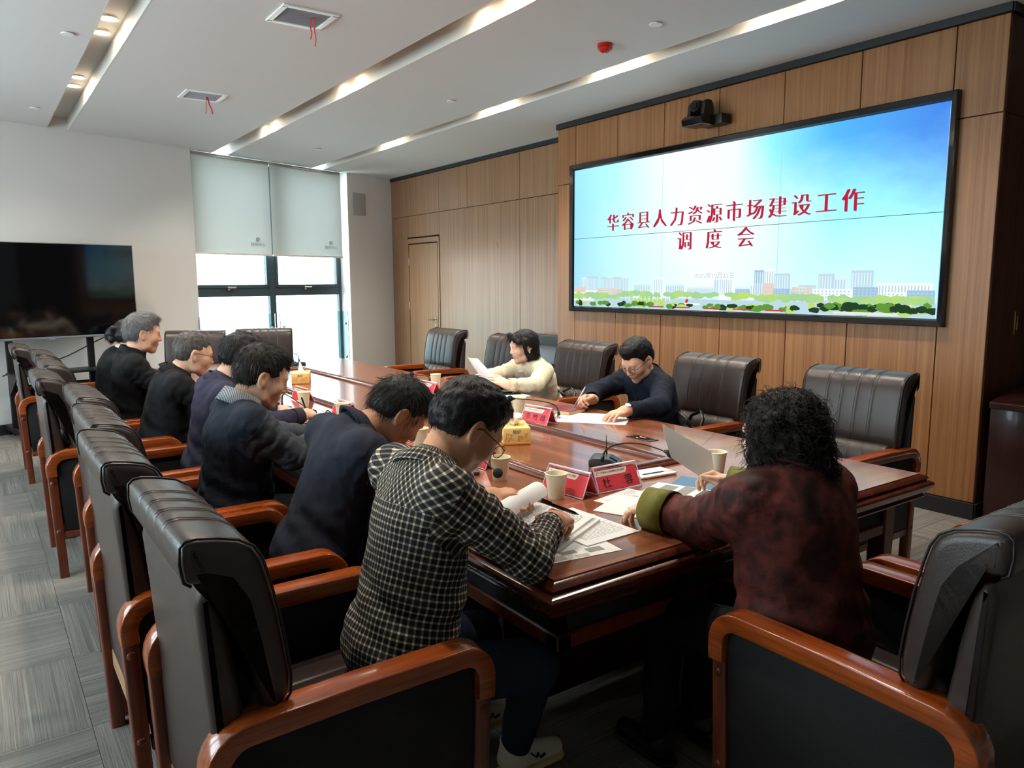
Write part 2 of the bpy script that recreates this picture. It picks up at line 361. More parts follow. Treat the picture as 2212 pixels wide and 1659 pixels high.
# wood panelled walls: backing wall, separate panels in front
def wall_panels(parent, x, ys, z0, z1, m, face=-1):
    for y0, y1 in zip(ys, ys[1:]):
        b = BM(); box(b, (x, (y0+y1)/2, (z0+z1)/2), (0.018, abs(y1-y0)-0.006, z1-z0-0.006), bev=0.0025, seg=1); done('wood_panel', b, m, parent)
b = BM(); box(b, (XS+0.03+0.27, (YA+YB)/2, (H+0.02)/2), (0.54, YA-YB-0.004, H-0.02)); wall_screen = struct(done('wall_screen', b, 'joint_dark'))
ysm = [YA, 5.992, 5.388, 4.802, 4.203, 3.600, 3.000, 2.394, YB]
wall_panels(wall_screen, XS+0.009+0.012, [YA, 5.992], 0.10, ZSEAM, 'panel_wood'); wall_panels(wall_screen, XS+0.021, [2.394, YB], 0.10, ZSEAM, 'panel_wood')
wall_panels(wall_screen, XS+0.021, [5.992, 5.388, 4.798, 4.135, 3.507, 3.010, 2.394], 0.10, 1.22, 'panel_wood')
wall_panels(wall_screen, XS+0.021, [YA, 5.992], ZSEAM, ZTRIM, 'panel_wood'); wall_panels(wall_screen, XS+0.021, [2.394, YB], ZSEAM, ZTRIM, 'panel_wood')
wall_panels(wall_screen, XS+0.021, ysm[1:-1], 2.61, ZTRIM, 'panel_wood')
bx('panel_backing', (XS+0.026, 4.2, 1.9), (0.006, 3.6, 1.5), 'joint_dark', wall_screen)
# end faces of the projecting wall
for yy, nm in ((YA-0.009, 'panel_wood'), (YB+0.009, 'dark_panel_wood')):
    for z0, z1 in ((0.10, ZSEAM), (ZSEAM, ZTRIM)):
        b = BM(); box(b, (XS+0.02+0.28, yy, (z0+z1)/2), (0.54, 0.018, z1-z0-0.006), bev=0.0025, seg=1); done('wood_panel', b, nm, wall_screen)
b = BM(); box(b, (XR+0.15+0.02, 8.72, (H+0.02)/2), (0.26, 4.9, H-0.02)); wall_right = struct(done('wall_right', b, 'joint_dark'))
ysr = [10.93, 10.37, 9.462, 8.716, 7.529, YA+0.003]
wall_panels(wall_right, XR+0.01, [YC, 9.462, 8.716, 7.529, YA+0.02], ZSEAM, ZTRIM, 'panel_wood_recess')
wall_panels(wall_right, XR+0.01, [9.462, 7.529, YA+0.02], 0.10, ZSEAM, 'panel_wood_recess'); wall_panels(wall_right, XR+0.01, [YC, 10.42], 0.10, ZSEAM, 'panel_wood_recess')
wall_panels(wall_right, XR+0.01, [10.42, 9.462], 2.16, ZSEAM, 'panel_wood_recess')
# scuffs on the recess panels
for (y, z, ly, lz) in ((8.02, 1.97, 0.03, 0.05), (7.03, 2.02, 0.10, 0.008)):
    b = BM(); box(b, (XR-0.0005, y, z), (0.001, ly, lz), rot=(R(30) if lz > 0.02 else 0, 0, 0)); 
    if lz > 0.02: b.clear(); tube(b, [(XR-0.0005, y-0.02, z-0.04), (XR-0.0005, y+0.0, z), (XR-0.0005, y+0.01, z+0.02)], 0.004, 5)
    done('scuff_mark', b, 'rail_wood', wall_right)
# return wall right of the projecting wall and the niche beyond
b = BM(); box(b, ((XS+0.56+XE)/2, YB+0.12, H/2), (XE-XS-0.56, 0.2, H)); wall_return = struct(done('wall_return', b, 'dark_panel_wood'))
b = BM(); box(b, (XE+0.1, (YN+YB)/2, H/2), (0.2, YB-YN+0.4, H)); struct(done('wall_niche', b, 'dark_panel_wood'))
b = BM(); ADDED_WINS = [(1.6, 3.4), (3.8, 5.6), (6.0, 7.6)]    # unseen windows added to the side wall to let in side daylight
ys_ = [YN-0.2] + [v for p_ in ADDED_WINS for v in p_] + [8.9]
for k in range(0, len(ys_), 2): box(b, (XL-0.1, (ys_[k]+ys_[k+1])/2, H/2), (0.2, ys_[k+1]-ys_[k], H))
for y0, y1 in ADDED_WINS: box(b, (XL-0.1, (y0+y1)/2, 0.45), (0.2, y1-y0, 0.9)); box(b, (XL-0.1, (y0+y1)/2, (2.75+H)/2), (0.2, y1-y0, H-2.75))
struct(done('wall_left', b, 'white_paint'))
for k, (y0, y1) in enumerate(ADDED_WINS):  # frames and panes of the added, out-of-view windows
    w_ = struct(link('window_%d' % (k+2), None, None, (XL-0.1, (y0+y1)/2, 0.9))); hw = (y1-y0)/2
    for nm, c_, s_ in (('jamb', (0, hw-0.03, 0.925), (0.06, 0.06, 1.85)), ('jamb', (0, -hw+0.03, 0.925), (0.06, 0.06, 1.85)), ('head_frame', (0, 0, 1.82), (0.06, 2*hw-0.12, 0.06)), ('sill_frame', (0, 0, 0.03), (0.06, 2*hw-0.12, 0.06)), ('mullion', (0, 0, 0.925), (0.06, 0.06, 1.73))): bx(nm, c_, s_, 'window_frame', w_)
    for s in (-1, 1): bx('pane', (0, s*hw/2, 0.925), (0.006, hw-0.09, 1.73), 'window_glass', w_)
b = BM(); box(b, ((XL+XE)/2, YN-0.1, H/2), (XE-XL, 0.2, H)); struct(done('wall_behind', b, 'white_paint'))
# black crown trim and baseboard on the wood walls
def run(name, pts, z0, z1, d, m):
    b = BM()
    for (x0, y0, x1, y1) in pts: box(b, ((x0+x1)/2, (y0+y1)/2, (z0+z1)/2), (max(abs(x1-x0), d), max(abs(y1-y0), d), z1-z0))
    return struct(done(name, b, m))
run('trim_1', [(XS, YA, XS, YB-0.012), (XS, YA, XR, YA), (XS, YB-0.006, XE, YB-0.006)], ZTRIM, H+0.001, 0.03, 'black_trim')
run('trim_2', [(XR, YC, XR, YA)], ZTRIM, H+0.001, 0.03, 'black_trim')
run('baseboard_right', [(XS, YA, XS, YB-0.012), (XS, YA, XR, YA), (XS, YB-0.006, XE, YB-0.006)], 0.0, 0.10, 0.03, 'black_trim')
run('baseboard_recess', [(XR, YC, XR, YA)], 0.0, 0.10, 0.03, 'black_trim')
# door in the recess
door = struct(link('door_1', None, None, (XR, 9.93, 0)))
b = BM(); box(b, (0.012, 0.02, 1.03), (0.03, 0.85, 2.045), bev=0.003); done('door_leaf', b, 'panel_wood_recess', door)
for yy in (0.47, -0.45):
    b = BM(); box(b, (0.006, yy, 1.06), (0.035, 0.035, 2.14), bev=0.003); done('door_frame', b, 'panel_wood_recess', door)
b = BM(); box(b, (0.006, 0.01, 2.105), (0.035, 0.90, 0.07), bev=0.003); done('door_frame', b, 'panel_wood_recess', door)
for zz in (0.22, 1.15, 1.80): b = BM(); box(b, (-0.006, 0.447, zz), (0.012, 0.022, 0.11), bev=0.003); done('hinge', b, 'steel', door)
b = BM(); tube(b, [(-0.004, -0.34, 0.96), (-0.05, -0.34, 0.96)], 0.011, 10); tube(b, [(-0.05, -0.335, 0.96), (-0.05, -0.28, 0.96), (-0.048, -0.20, 0.955)], [0.011, 0.010, 0.008], 10)
hd = done('door_handle', b, 'steel', door, None, None, 40)
for zz in (0.96, 0.88):
    b = BM(); tube(b, [(-0.002, -0.34, zz), (-0.010, -0.34, zz)], 0.026, 18); done('rose', b, 'steel', hd, None, None, 40)
# ------------------------------------------------ outside the window: ground, far buildings and trees
m = mat('outside_ground', (206, 216, 208), 0.9); mat('hazy_building', (224, 234, 238), 0.9); mat('hazy_building_window', (190, 214, 224), 0.7); mat('hazy_leaf', (190, 222, 208), 0.9)  # haze and glare of the daylight are put into these pale colours
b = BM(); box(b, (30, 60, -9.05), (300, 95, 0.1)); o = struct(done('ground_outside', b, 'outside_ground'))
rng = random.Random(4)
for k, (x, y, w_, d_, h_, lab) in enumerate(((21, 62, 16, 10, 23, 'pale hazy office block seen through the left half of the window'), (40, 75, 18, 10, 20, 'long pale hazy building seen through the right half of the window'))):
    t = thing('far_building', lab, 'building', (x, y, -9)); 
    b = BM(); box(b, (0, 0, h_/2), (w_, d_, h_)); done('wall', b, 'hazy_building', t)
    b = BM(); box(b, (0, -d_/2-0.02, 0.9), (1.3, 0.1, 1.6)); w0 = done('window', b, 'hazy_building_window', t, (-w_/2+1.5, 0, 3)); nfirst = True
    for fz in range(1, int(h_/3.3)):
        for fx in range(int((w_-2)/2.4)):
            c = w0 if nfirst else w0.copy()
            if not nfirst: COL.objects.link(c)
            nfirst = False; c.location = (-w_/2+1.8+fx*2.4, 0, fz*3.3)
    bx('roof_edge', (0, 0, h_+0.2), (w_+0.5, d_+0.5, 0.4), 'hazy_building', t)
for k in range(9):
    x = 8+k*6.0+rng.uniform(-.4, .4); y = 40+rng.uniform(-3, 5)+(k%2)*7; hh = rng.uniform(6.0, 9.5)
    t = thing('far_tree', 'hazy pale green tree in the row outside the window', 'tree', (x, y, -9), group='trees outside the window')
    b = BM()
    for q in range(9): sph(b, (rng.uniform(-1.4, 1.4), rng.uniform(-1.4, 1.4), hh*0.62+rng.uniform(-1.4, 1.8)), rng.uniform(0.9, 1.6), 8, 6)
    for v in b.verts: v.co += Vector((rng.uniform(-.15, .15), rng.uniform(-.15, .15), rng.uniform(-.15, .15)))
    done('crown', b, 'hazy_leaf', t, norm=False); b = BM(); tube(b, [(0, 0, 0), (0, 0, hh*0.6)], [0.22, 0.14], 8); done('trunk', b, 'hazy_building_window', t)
# ------------------------------------------------ fixtures on ceiling and walls
def spot(x, y, on, lab):
    t = thing('ceiling_spotlight', lab, 'spotlight', (x, y, H+SD), group='recessed ceiling spotlights')
    b = BM(); lathe(b, [(0.052, 0), (0.052, -0.008), (0.062, -0.010), (0.062, -0.016), (0.048, -0.014), (0.046, -0.006), (0.0, -0.005)], 20, cap=False); done('housing', b, 'white_plastic', t, None, None, 40)
    b = BM(); lathe(b, [(0.0, -0.012), (0.044, -0.012), (0.044, -0.008), (0, -0.008)], 20); done('lens', b, 'lamp_lens' if on else 'white_plastic', t)
    if on:
        ld = bpy.data.lights.new('spot_beam', 'SPOT'); ld.energy = SPOT_W; ld.color = (1.0, 0.92, 0.80); ld.spot_size = R(135); ld.spot_blend = 0.8; ld.shadow_soft_size = 0.045
        link('spot_beam', ld, t, (0, 0, -0.022))
for k, (x0, x1) in enumerate(SLOTS):
    xm = (x0+x1)/2; nth = ('first', 'second', 'third', 'fourth')
    for q, yp in enumerate(((7.60, 5.88, 4.15, 2.43), (8.35, 6.2, 4.0, 1.9), (8.35, 6.15, 4.5, 3.0))[k]):
        for dy, wh in ((0.17, 'window side'), (-0.17, 'inner side')):
            spot(xm, yp+dy, True, 'recessed spotlight, %s one of the %s pair in the %s slot' % (wh, nth[q], ('television side', 'middle', 'wood wall side')[k]))
def vent(x, y, lab, rib):
    t = thing('ceiling_vent', lab, 'vent', (x, y, H))
    b = BM()
    for sx, sy, w_, d_ in ((0, 0.15, 0.34, 0.035), (0, -0.15, 0.34, 0.035), (0.152, 0, 0.035, 0.30), (-0.152, 0, 0.035, 0.30)): box(b, (sx, sy, -0.006), (w_, d_, 0.012), bev=0.003, seg=1)
    done('frame', b, 'white_plastic', t)
    b = BM(); box(b, (0, 0, -0.0015), (0.27, 0.27, 0.002)); done('backing', b, 'grille_grey', t)
    sl = BM(); box(sl, (0, 0, 0), (0.27, 0.014, 0.003)); s0 = done('louvre', sl, 'louvre_grey', t, (0, -0.125, -0.006), (R(16), 0, 0))
    for k in range(1, 17): c = s0.copy(); COL.objects.link(c); c.location = (0, -0.125+k*0.0157, -0.006)
    for k, (dx, dy, ln, sw) in enumerate(rib):
        b = BM(); P = [(dx+sw*q/8+0.003*math.sin(q*1.3), dy+0.004*math.sin(q), -0.01-ln*q/8) for q in range(9)]
        tube(b, P, 0.0085, 6, sx=0.2); done('ribbon', b, 'red_ribbon', t)
vent(1.757, 4.64, 'square white ceiling vent with two long red ribbons, farther from the window', [(0.04, -0.03, 0.12, 0.0), (0.05, -0.06, 0.165, 0.004)])
vent(1.745, 6.99, 'square white ceiling vent with a forked pair of red ribbons, closer to the window', [(0.03, 0.0, 0.14, -0.012), (0.035, 0.0, 0.135, 0.04)])
t = thing('smoke_detector', 'red domed fire alarm sounder on the white ceiling', 'alarm', (3.62, 4.01, H))
b = BM(); lathe(b, [(0.0, 0), (0.052, 0), (0.054, -0.012), (0.048, -0.018)], 24); done('base', b, 'red_plastic', t, None, None, 40)
b = BM(); lathe(b, [(0.045, -0.016), (0.052, -0.026), (0.047, -0.036), (0.028, -0.050), (0.018, -0.056), (0, -0.057)], 24); done('dome', b, 'red_plastic', t, None, None, 40)
b = BM(); lathe(b, [(0.006, -0.056), (0.005, -0.062), (0, -0.063)], 10); done('lamp_tip', b, 'white_plastic', t)
for k, (x, y, lb) in enumerate(((0.637, 5.77, 'beyond the television side light slot, away from the window'), (0.605, 8.30, 'beyond the television side light slot, near the window wall'), (3.515, 8.94, 'between light slots near the right blind'), (3.585, 5.965, 'between light slots, midway along the ceiling'), (3.593, 3.518, 'between light slots beside the red alarm'))):
    t = thing('sprinkler_cover', 'small round white sprinkler cover ' + lb, 'sprinkler', (x, y, H), group='concealed ceiling sprinklers')
    b = BM(); lathe(b, [(0.0, -0.012), (0.040, -0.012), (0.042, -0.009), (0.040, -0.006), (0, -0.006)], 24); done('plate', b, 'white_plastic', t, None, None, 40)
    b = BM(); lathe(b, [(0.036, -0.006), (0.036, 0.0), (0, 0)], 20); done('collar', b, 'grille_grey', t)
# square grey speaker grille on the window wall
t = thing('wall_speaker', 'square grey speaker grille on the white wall between window and wood panelling', 'speaker', tuple(ML @ Vector((0.685, -0.006, 2.645))))
t.rotation_euler = (0, 0, WA)
bx('grille_plate', (0, 0, 0), (0.25, 0.012, 0.315), 'grille_grey', t, bev=0.003)
b = BM()
for sx, sz, w_, h_ in ((0, 0.155, 0.25, 0.012), (0, -0.155, 0.25, 0.012), (0.122, 0, 0.01, 0.30), (-0.122, 0, 0.01, 0.30)): box(b, (sx, -0.004, sz), (w_, 0.012, h_), bev=0.002, seg=1)
done('rim', b, 'grille_grey', t)
# light switch plate on the return wall
t = thing('wall_switch', 'narrow brass coloured switch plate on the dark wood return wall', 'switch', (5.42, YB+0.006, 1.22))
mat('brass', (120, 96, 62), 0.4, metal=0.6)
bx('plate', (0, -0.012, 0), (0.05, 0.012, 0.15), 'brass', t, bev=0.003); bx('rocker', (0, -0.02, 0), (0.014, 0.008, 0.09), 'brass', t, bev=0.002)
# ================================================================== VIDEO WALL
vw = thing('video_wall', 'wide wall mounted video display of six panels showing a red meeting title over a city skyline', 'display', (XS, 4.19, 1.2))
def emis(name, rgb, s=1.0):
    m = bpy.data.materials.new(name); m.use_nodes = True; t = m.node_tree; t.nodes.clear()
    e = t.nodes.new('ShaderNodeEmission'); o = t.nodes.new('ShaderNodeOutputMaterial'); e.inputs['Color'].default_value = (*lin(rgb), 1); e.inputs['Strength'].default_value = s*SCREEN_E
    t.links.new(e.outputs[0], o.inputs['Surface']); MATS[name] = m; return m
m = mat('screen_image', (0, 0, 0), 0.25); n = NT(m)
uv = n.new('ShaderNodeUVMap').outputs[0]; sp = n.new('ShaderNodeSeparateXYZ'); n.link(uv, sp.inputs[0]); U, V = sp.outputs[0], sp.outputs[1]
top = n.ramp(U, [(0.0, (150, 222, 255)), (0.17, (176, 244, 255)), (0.33, (236, 253, 255)), (0.55, (232, 252, 255)), (0.64, (140, 236, 255)), (0.78, (74, 176, 246)), (1.0, (44, 122, 224))])
mid = n.ramp(U, [(0.0, (146, 216, 255)), (0.2, (196, 250, 255)), (0.42, (240, 255, 255)), (0.62, (226, 253, 255)), (0.8, (150, 240, 255)), (1.0, (140, 226, 252))])
low = n.ramp(U, [(0.0, (150, 208, 244)), (0.25, (206, 248, 255)), (0.5, (236, 253, 255)), (0.72, (200, 244, 252)), (1.0, (176, 230, 250))])
mpv = n.new('ShaderNodeMapping'); mpv.inputs['Scale'].default_value = (5, 3.2, 1); mpv.inputs['Rotation'].default_value = (0, 0, 0.5); n.link(uv, mpv.inputs[0])
cl = n.math('MULTIPLY', n.math('SUBTRACT', n.noise(mpv.outputs[0], 1.0, 4, 0.6), 0.5), 0.5)
f1 = n.new('ShaderNodeMapRange'); f1.inputs[1].default_value = 0.5; f1.inputs[2].default_value = 0.95; n.link(n.math('ADD', V, cl), f1.inputs[0])
f2 = n.new('ShaderNodeMapRange'); f2.inputs[1].default_value = 0.15; f2.inputs[2].default_value = 0.5; n.link(V, f2.inputs[0])
c = n.mix(f1.outputs[0], n.mix(f2.outputs[0], low, mid), top)
n.link(c, n.b.inputs['Emission Color']); n.b.inputs['Emission Strength'].default_value = SCREEN_E
SY0, SY1, SZ0, SZ1 = 5.977, 2.390, 1.248, 2.590
def spanel(i, j):
    y0 = SY0+(SY1-SY0)*i/3; y1 = SY0+(SY1-SY0)*(i+1)/3; z0 = SZ0+(SZ1-SZ0)*j/2; z1 = SZ0+(SZ1-SZ0)*(j+1)/2; g_ = 0.0022
    b = BM(); uvl = b.loops.layers.uv.new('UVMap')
    P = [(0, y0-g_, z0+g_), (0, y1+g_, z0+g_), (0, y1+g_, z1-g_), (0, y0-g_, z1-g_)]
    f = b.faces.new([b.verts.new((p[0]-0.012, p[1]-4.19, p[2]-1.2)) for p in P])
    for l, p in zip(f.loops, P): l[uvl].uv = ((p[1]-SY0)/(SY1-SY0), (p[2]-SZ0)/(SZ1-SZ0))
    for a, c_ in ((0, 1), (1, 2), (2, 3), (3, 0)):
        q = [P[a], P[c_]]; b.faces.new([b.verts.new((xx, p[1]-4.19, p[2]-1.2)) for xx, p in ((-0.012, q[0]), (0.006, q[0]), (0.006, q[1]), (-0.012, q[1]))])
    done('screen_panel', b, 'screen_image', vw, norm=False)
for i in range(3):
    for j in range(2): spanel(i, j)
bx('screen_backing', (0.004, 0, 0.72), (0.012, 3.6, 1.36), 'black_matte', vw)
oy0, oy1, oz0, oz1 = 6.036, 2.342, 1.200, 2.644
def fbar(P):   # outer pair and inner pair of one mitred side: rises from the wall, bevels to the screen
    b = BM(); (o0, o1, i0, i1) = P
    L = lambda p, x: (x, p[0]-4.19, p[1]-1.2)
    mid_ = lambda o, i, t: (o[0]+(i[0]-o[0])*t, o[1]+(i[1]-o[1])*t)
    sec = [[L(o, 0.01), L(o, -0.03), L(mid_(o, i_, 0.12), -0.036), L(mid_(o, i_, 0.8), -0.026), L(i_, -0.012), L(i_, 0.01)] for o, i_ in ((o0, i0), (o1, i1))]
    loft(b, sec); return done('frame_bar', b, 'frame_glossy', vw)
A_, B_, C_, D_ = (oy0, oz1), (oy1, oz1), (oy1, oz0), (oy0, oz0); a_, b_, c_, d_ = (SY0, SZ1), (SY1, SZ1), (SY1, SZ0), (SY0, SZ0)
for P in ((A_, B_, a_, b_), (B_, C_, b_, c_), (C_, D_, c_, d_), (D_, A_, d_, a_)): fbar(P)
MS = Matrix(((0, 0, -1, 0), (-1, 0, 0, 0), (0, 1, 0, 0), (0, 0, 0, 1)))
def at_scr(y, z, x=-0.0135): return Matrix.Translation((x, y-4.19, z-1.2)) @ MS
emis('title_red', (208, 32, 66), 0.8); emis('title_shadow', (120, 120, 132), 0.7); emis('date_grey', (150, 160, 168), 0.8); emis('date_white', (250, 250, 250), 1.0)
b = BM()
for k, ch in enumerate('华容县人力资源市场建设工作'):
    y = 5.491-0.0825-k*(5.491-2.918-0.165)/12
    put_text(b, ch, 0.172, at_scr(y-0.004, 2.034-0.004, -0.0131), -0.022, 3, 0.0022, 1); put_text(b, ch, 0.172, at_scr(y, 2.034, -0.0137), -0.022, 3, 0.0026, 0)
for k, ch in enumerate('调度会'):
    y = 4.515-k*0.315
    put_text(b, ch, 0.172, at_scr(y-0.004, 1.826-0.004, -0.0131), -0.022, 3, 0.0022, 1); put_text(b, ch, 0.172, at_scr(y, 1.826, -0.0137), -0.022, 3, 0.0026, 0)
done('title_text', b, ['title_red', 'title_shadow'], vw, norm=False)
b = BM(); put_text(b, '2025年10月23日', 0.056, at_scr(4.19-0.003, 1.540-0.003, -0.0131), 0.0, 0, 0, 1, 1.08); put_text(b, '2025年10月23日', 0.056, at_scr(4.19, 1.540, -0.0137), 0, 0, 0, 0, 1.08)
done('date_text', b, ['date_white', 'date_grey'], vw, norm=False)
# displayed skyline: flat print on the screens
SK = ['sk_haze', 'sk_tower', 'sk_white', 'sk_orange', 'sk_blue', 'sk_window', 'sk_green', 'sk_green2', 'sk_leaf', 'sk_dark', 'sk_road', 'sk_red', 'sk_pale']
for nme, col in zip(SK, ((216, 240, 248), (190, 216, 228), (242, 250, 250), (232, 206, 188), (158, 194, 220), (184, 208, 220), (164, 208, 150), (184, 218, 110), (96, 150, 58), (36, 66, 40), (186, 214, 224), (206, 60, 60), (228, 228, 216))): emis(nme, col, 0.95)
b = BM(); rng = random.Random(12)
def srect(u0, u1, v0, v1, mi, d=0.0):
    f = b.faces.new([b.verts.new((-0.0126-d, SY0+(SY1-SY0)*u-4.19, SZ0+(SZ1-SZ0)*v-1.2)) for u, v in ((u0, v0), (u1, v0), (u1, v1), (u0, v1))]); f.material_index = mi
def sblob(u, v, ru, rv, mi, d, n_=12, jag=0.25):
    P = [(u+ru*math.cos(a)*(1+rng.uniform(-jag, jag)), v+rv*math.sin(a)*(1+rng.uniform(-jag, jag))) for a in [2*math.pi*k/n_ for k in range(n_)]]
    P = [(min(max(p[0], 0.002), 0.998), min(max(p[1], 0.004), 0.99)) for p in P]
    f = b.faces.new([b.verts.new((-0.0126-d, SY0+(SY1-SY0)*p[0]-4.19, SZ0+(SZ1-SZ0)*p[1]-1.2)) for p in P]); f.material_index = mi
srect(0.002, 0.998, 0.004, 0.075, 10)
for u0, u1, v1, mi in ((.03, .055, .215, 0), (.055, .10, .22, 1), (.115, .14, .215, 1), (.14, .16, .22, 0), (.16, .19, .215, 1), (.19, .225, .22, 0), (.24, .30, .17, 0), (.31, .34, .21, 2), (.35, .41, .165, 0), (.42, .50, .15, 0), (.50, .515, .20, 0), (.515, .555, .205, 2), (.56, .60, .15, 0), (.61, .635, .245, 4), (.635, .66, .25, 2), (.66, .70, .225, 1), (.70, .75, .15, 0), (.765, .80, .22, 1), (.80, .83, .20, 0), (.835, .88, .235, 1), (.89, .99, .17, 2), (.60, .64, .17, 2), (.72, .76, .16, 1)):
    srect(u0, u1, 0.07, v1, mi, 0.0001)
    for k in range(int((u1-u0)/0.006)): srect(u0+0.002+k*0.006, u0+0.0045+k*0.006, 0.1, v1-0.012, 5 if mi in (0, 2) else 0, 0.00012)
for u0, u1, v0, v1, mi in ((.0, .05, .05, .145, 3), (.0, .085, .045, .105, 2), (.05, .10, .06, .12, 2), (.10, .165, .07, .135, 3), (.12, .155, .075, .13, 12), (.165, .20, .09, .13, 3), (.56, .60, .09, .135, 4), (.635, .66, .08, .17, 3), (.66, .70, .09, .14, 4), (.705, .75, .09, .15, 3), (.715, .74, .09, .15, 12), (.755, .84, .08, .14, 2), (.84, .89, .09, .15, 4), (.90, .945, .07, .125, 2), (.945, .995, .07, .135, 4), (.93, .955, .055, .08, 12)):
    u0 = max(u0, 0.002); srect(u0, u1, v0, v1, mi, 0.0002)
    for q in range(3):
        for k in range(int((u1-u0)/0.008)): srect(u0+0.002+k*0.008, u0+0.006+k*0.008, v0+0.012+q*(v1-v0-0.01)/3.2, v0+0.020+q*(v1-v0-0.01)/3.2, 5, 0.00024)
for k in range(120):
    u = rng.random(); v = 0.085+0.02*rng.random() if 0.2 < u < 0.62 else 0.075+0.02*rng.random()
    sblob(u, v, rng.uniform(.008, .02), rng.uniform(.012, .022), 6 if rng.random() < .7 else 7, 0.0003)
for k in range(14): sblob(.25+k*.012, .055+.002*math.sin(k), .014, .012, 7, 0.0004)
for k in range(40): u = rng.uniform(.36, .62); sblob(u, 0.05+0.01*rng.random(), .02, .012, 10, 0.00042)
srect(.40, .46, .035, .045, 2, 0.0005); srect(.415, .42, .045, .065, 11, 0.0005); sblob(.42, .06, .004, .012, 11, 0.0006)
for k in range(12): srect(.21+k*.014, .212+k*.014, .055, .085, 2, 0.0005)
for k in range(70):
    u = rng.random(); v = 0.018+0.018*rng.random()*(2.2 if u > .75 else 1)
    sblob(u, v, rng.uniform(.008, .016), rng.uniform(.010, .020), 8 if rng.random() < .55 else (9 if rng.random() < .6 else 7), 0.0006+0.000002*k)
for k in range(34): u = rng.uniform(.78, .995); sblob(u, 0.035+0.022*rng.random(), .012, .016, 9 if k % 3 else 8, 0.0008+0.000002*k)
for k in range(5): srect(.30+k*.085, .345+k*.085, .012, .02, 11, 0.0009)
srect(.80, .93, .008, .022, 12, 0.00095)
done('displayed_skyline', b, SK, vw, norm=False)
# PTZ camera above it
pc = thing('conference_camera', 'black pan tilt conference camera bracketed to the wood wall above the video wall', 'camera', (XS-0.05, 4.22, 2.735))
bx('bracket', (-0.01, -0.03, 0.03), (0.12, 0.24, 0.075), 'black_plastic', pc, bev=0.006)
b = BM(); prism(b, [(-0.22, -0.02), (-0.06, -0.02), (-0.03, 0.0), (-0.03, 0.06), (-0.20, 0.06), (-0.235, 0.03)], 'y', -0.09, 0.12, bev=0.008); done('base', b, 'black_gloss', pc)
for yy in (-0.055, 0.085):
    b = BM(); prism(b, [(-0.19, 0.055), (-0.06, 0.055), (-0.075, 0.15), (-0.10, 0.175), (-0.15, 0.175), (-0.175, 0.15)], 'y', yy-0.018, yy+0.018, bev=0.008); done('yoke_arm', b, 'black_plastic', pc)
b = BM(); tube(b, [(-0.02, 0.015, 0.12), (-0.06, 0.015, 0.122), (-0.17, 0.015, 0.128), (-0.2, 0.015, 0.13)], [0.045, 0.052, 0.052, 0.043], 20); done('camera_head', b, 'black_plastic', pc, None, None, 40)
b = BM(); tube(b, [(-0.195, 0.015, 0.13), (-0.212, 0.015, 0.131)], 0.032, 18); done('lens', b, 'black_gloss', pc, None, None, 40)
# ================================================================== CONFERENCE TABLE
TX0, TX1, TY0, TY1 = 1.130, 2.922, 1.417, 7.25
IX0, IX1, IY0, IY1 = 1.695, 2.335, 2.075, 6.42
tb = thing('conference_table', 'long glossy red brown wooden conference table with raised moulding around the centre', 'table', ((TX0+TX1)/2, (TY0+TY1)/2, 0))
TC = Vector(tb.location)
def tpart(name, b, m, smooth=None):
    bmesh.ops.translate(b, vec=-TC, verts=b.verts[:]); return done(name, b, m, tb, None, None, smooth)
def board(name, poly, m, z0=ZT-0.03, z1=ZT):
    b = BM(); prism(b, poly, 'z', z0, z1); return tpart(name, b, m)
board('top_board', [(TX0, TY0), (TX1, TY0), (TX1, 2.40), (IX1, IY0), (IX0, IY0), (TX0, 2.40)], 'table_top_end_wood')
board('top_board', [(TX0, TY1), (TX1, TY1), (TX1, 6.10), (IX1, IY1), (IX0, IY1), (TX0, 6.10)], 'table_top_end_wood')
board('top_board', [(TX0, 2.402), (IX0, IY0+0.001), (IX0, IY1-0.001), (TX0, 6.098)], 'table_wood')
board('top_board', [(TX1, 2.402), (TX1, 6.098), (IX1, IY1-0.001), (IX1, IY0+0.001)], 'table_wood')
board('centre_panel', [(IX0+.05, IY0+.05), (IX1-.05, IY0+.05), (IX1-.05, IY1-.05), (IX0+.05, IY1-.05)], 'table_wood', ZT-0.03, ZT-0.001)
def ring_loft(x0, x1, y0, y1, prof):
    b = BM(); rings = []
    for o, z in prof: rings.append([(x0-o, y0-o, z), (x1+o, y0-o, z), (x1+o, y1+o, z), (x0-o, y1+o, z)])
    loft(b, rings, True, False); return b
tpart('edge_step', ring_loft(TX0, TX1, TY0, TY1, [(-0.004, ZT-0.02), (-0.001, ZT-0.005), (0.002, ZT-0.006), (0.006, ZT-0.002), (0.020, ZT-0.008), (0.026, ZT-0.016), (0.022, ZT-0.022), (-0.01, ZT-0.022)]), 'table_edge_wood', 30)
tpart('edge_groove', ring_loft(TX0, TX1, TY0, TY1, [(-0.01, ZT-0.018), (0.021, ZT-0.0215), (0.021, ZT-0.026), (-0.01, ZT-0.03)]), 'groove_dark')
tpart('edge_moulding', ring_loft(TX0, TX1, TY0, TY1, [(-0.01, ZT-0.026), (0.027, ZT-0.026), (0.038, ZT-0.032), (0.042, ZT-0.040), (0.038, ZT-0.050), (0.016, ZT-0.078), (0.010, ZT-0.082), (-0.02, ZT-0.082)]), 'table_edge_wood', 30)
tpart('edge_bead', ring_loft(TX0, TX1, TY0, TY1, [(-0.01, ZT-0.080), (0.014, ZT-0.081), (0.020, ZT-0.085), (0.018, ZT-0.091), (0.008, ZT-0.094), (-0.02, ZT-0.094)]), 'table_end_wood', 30)
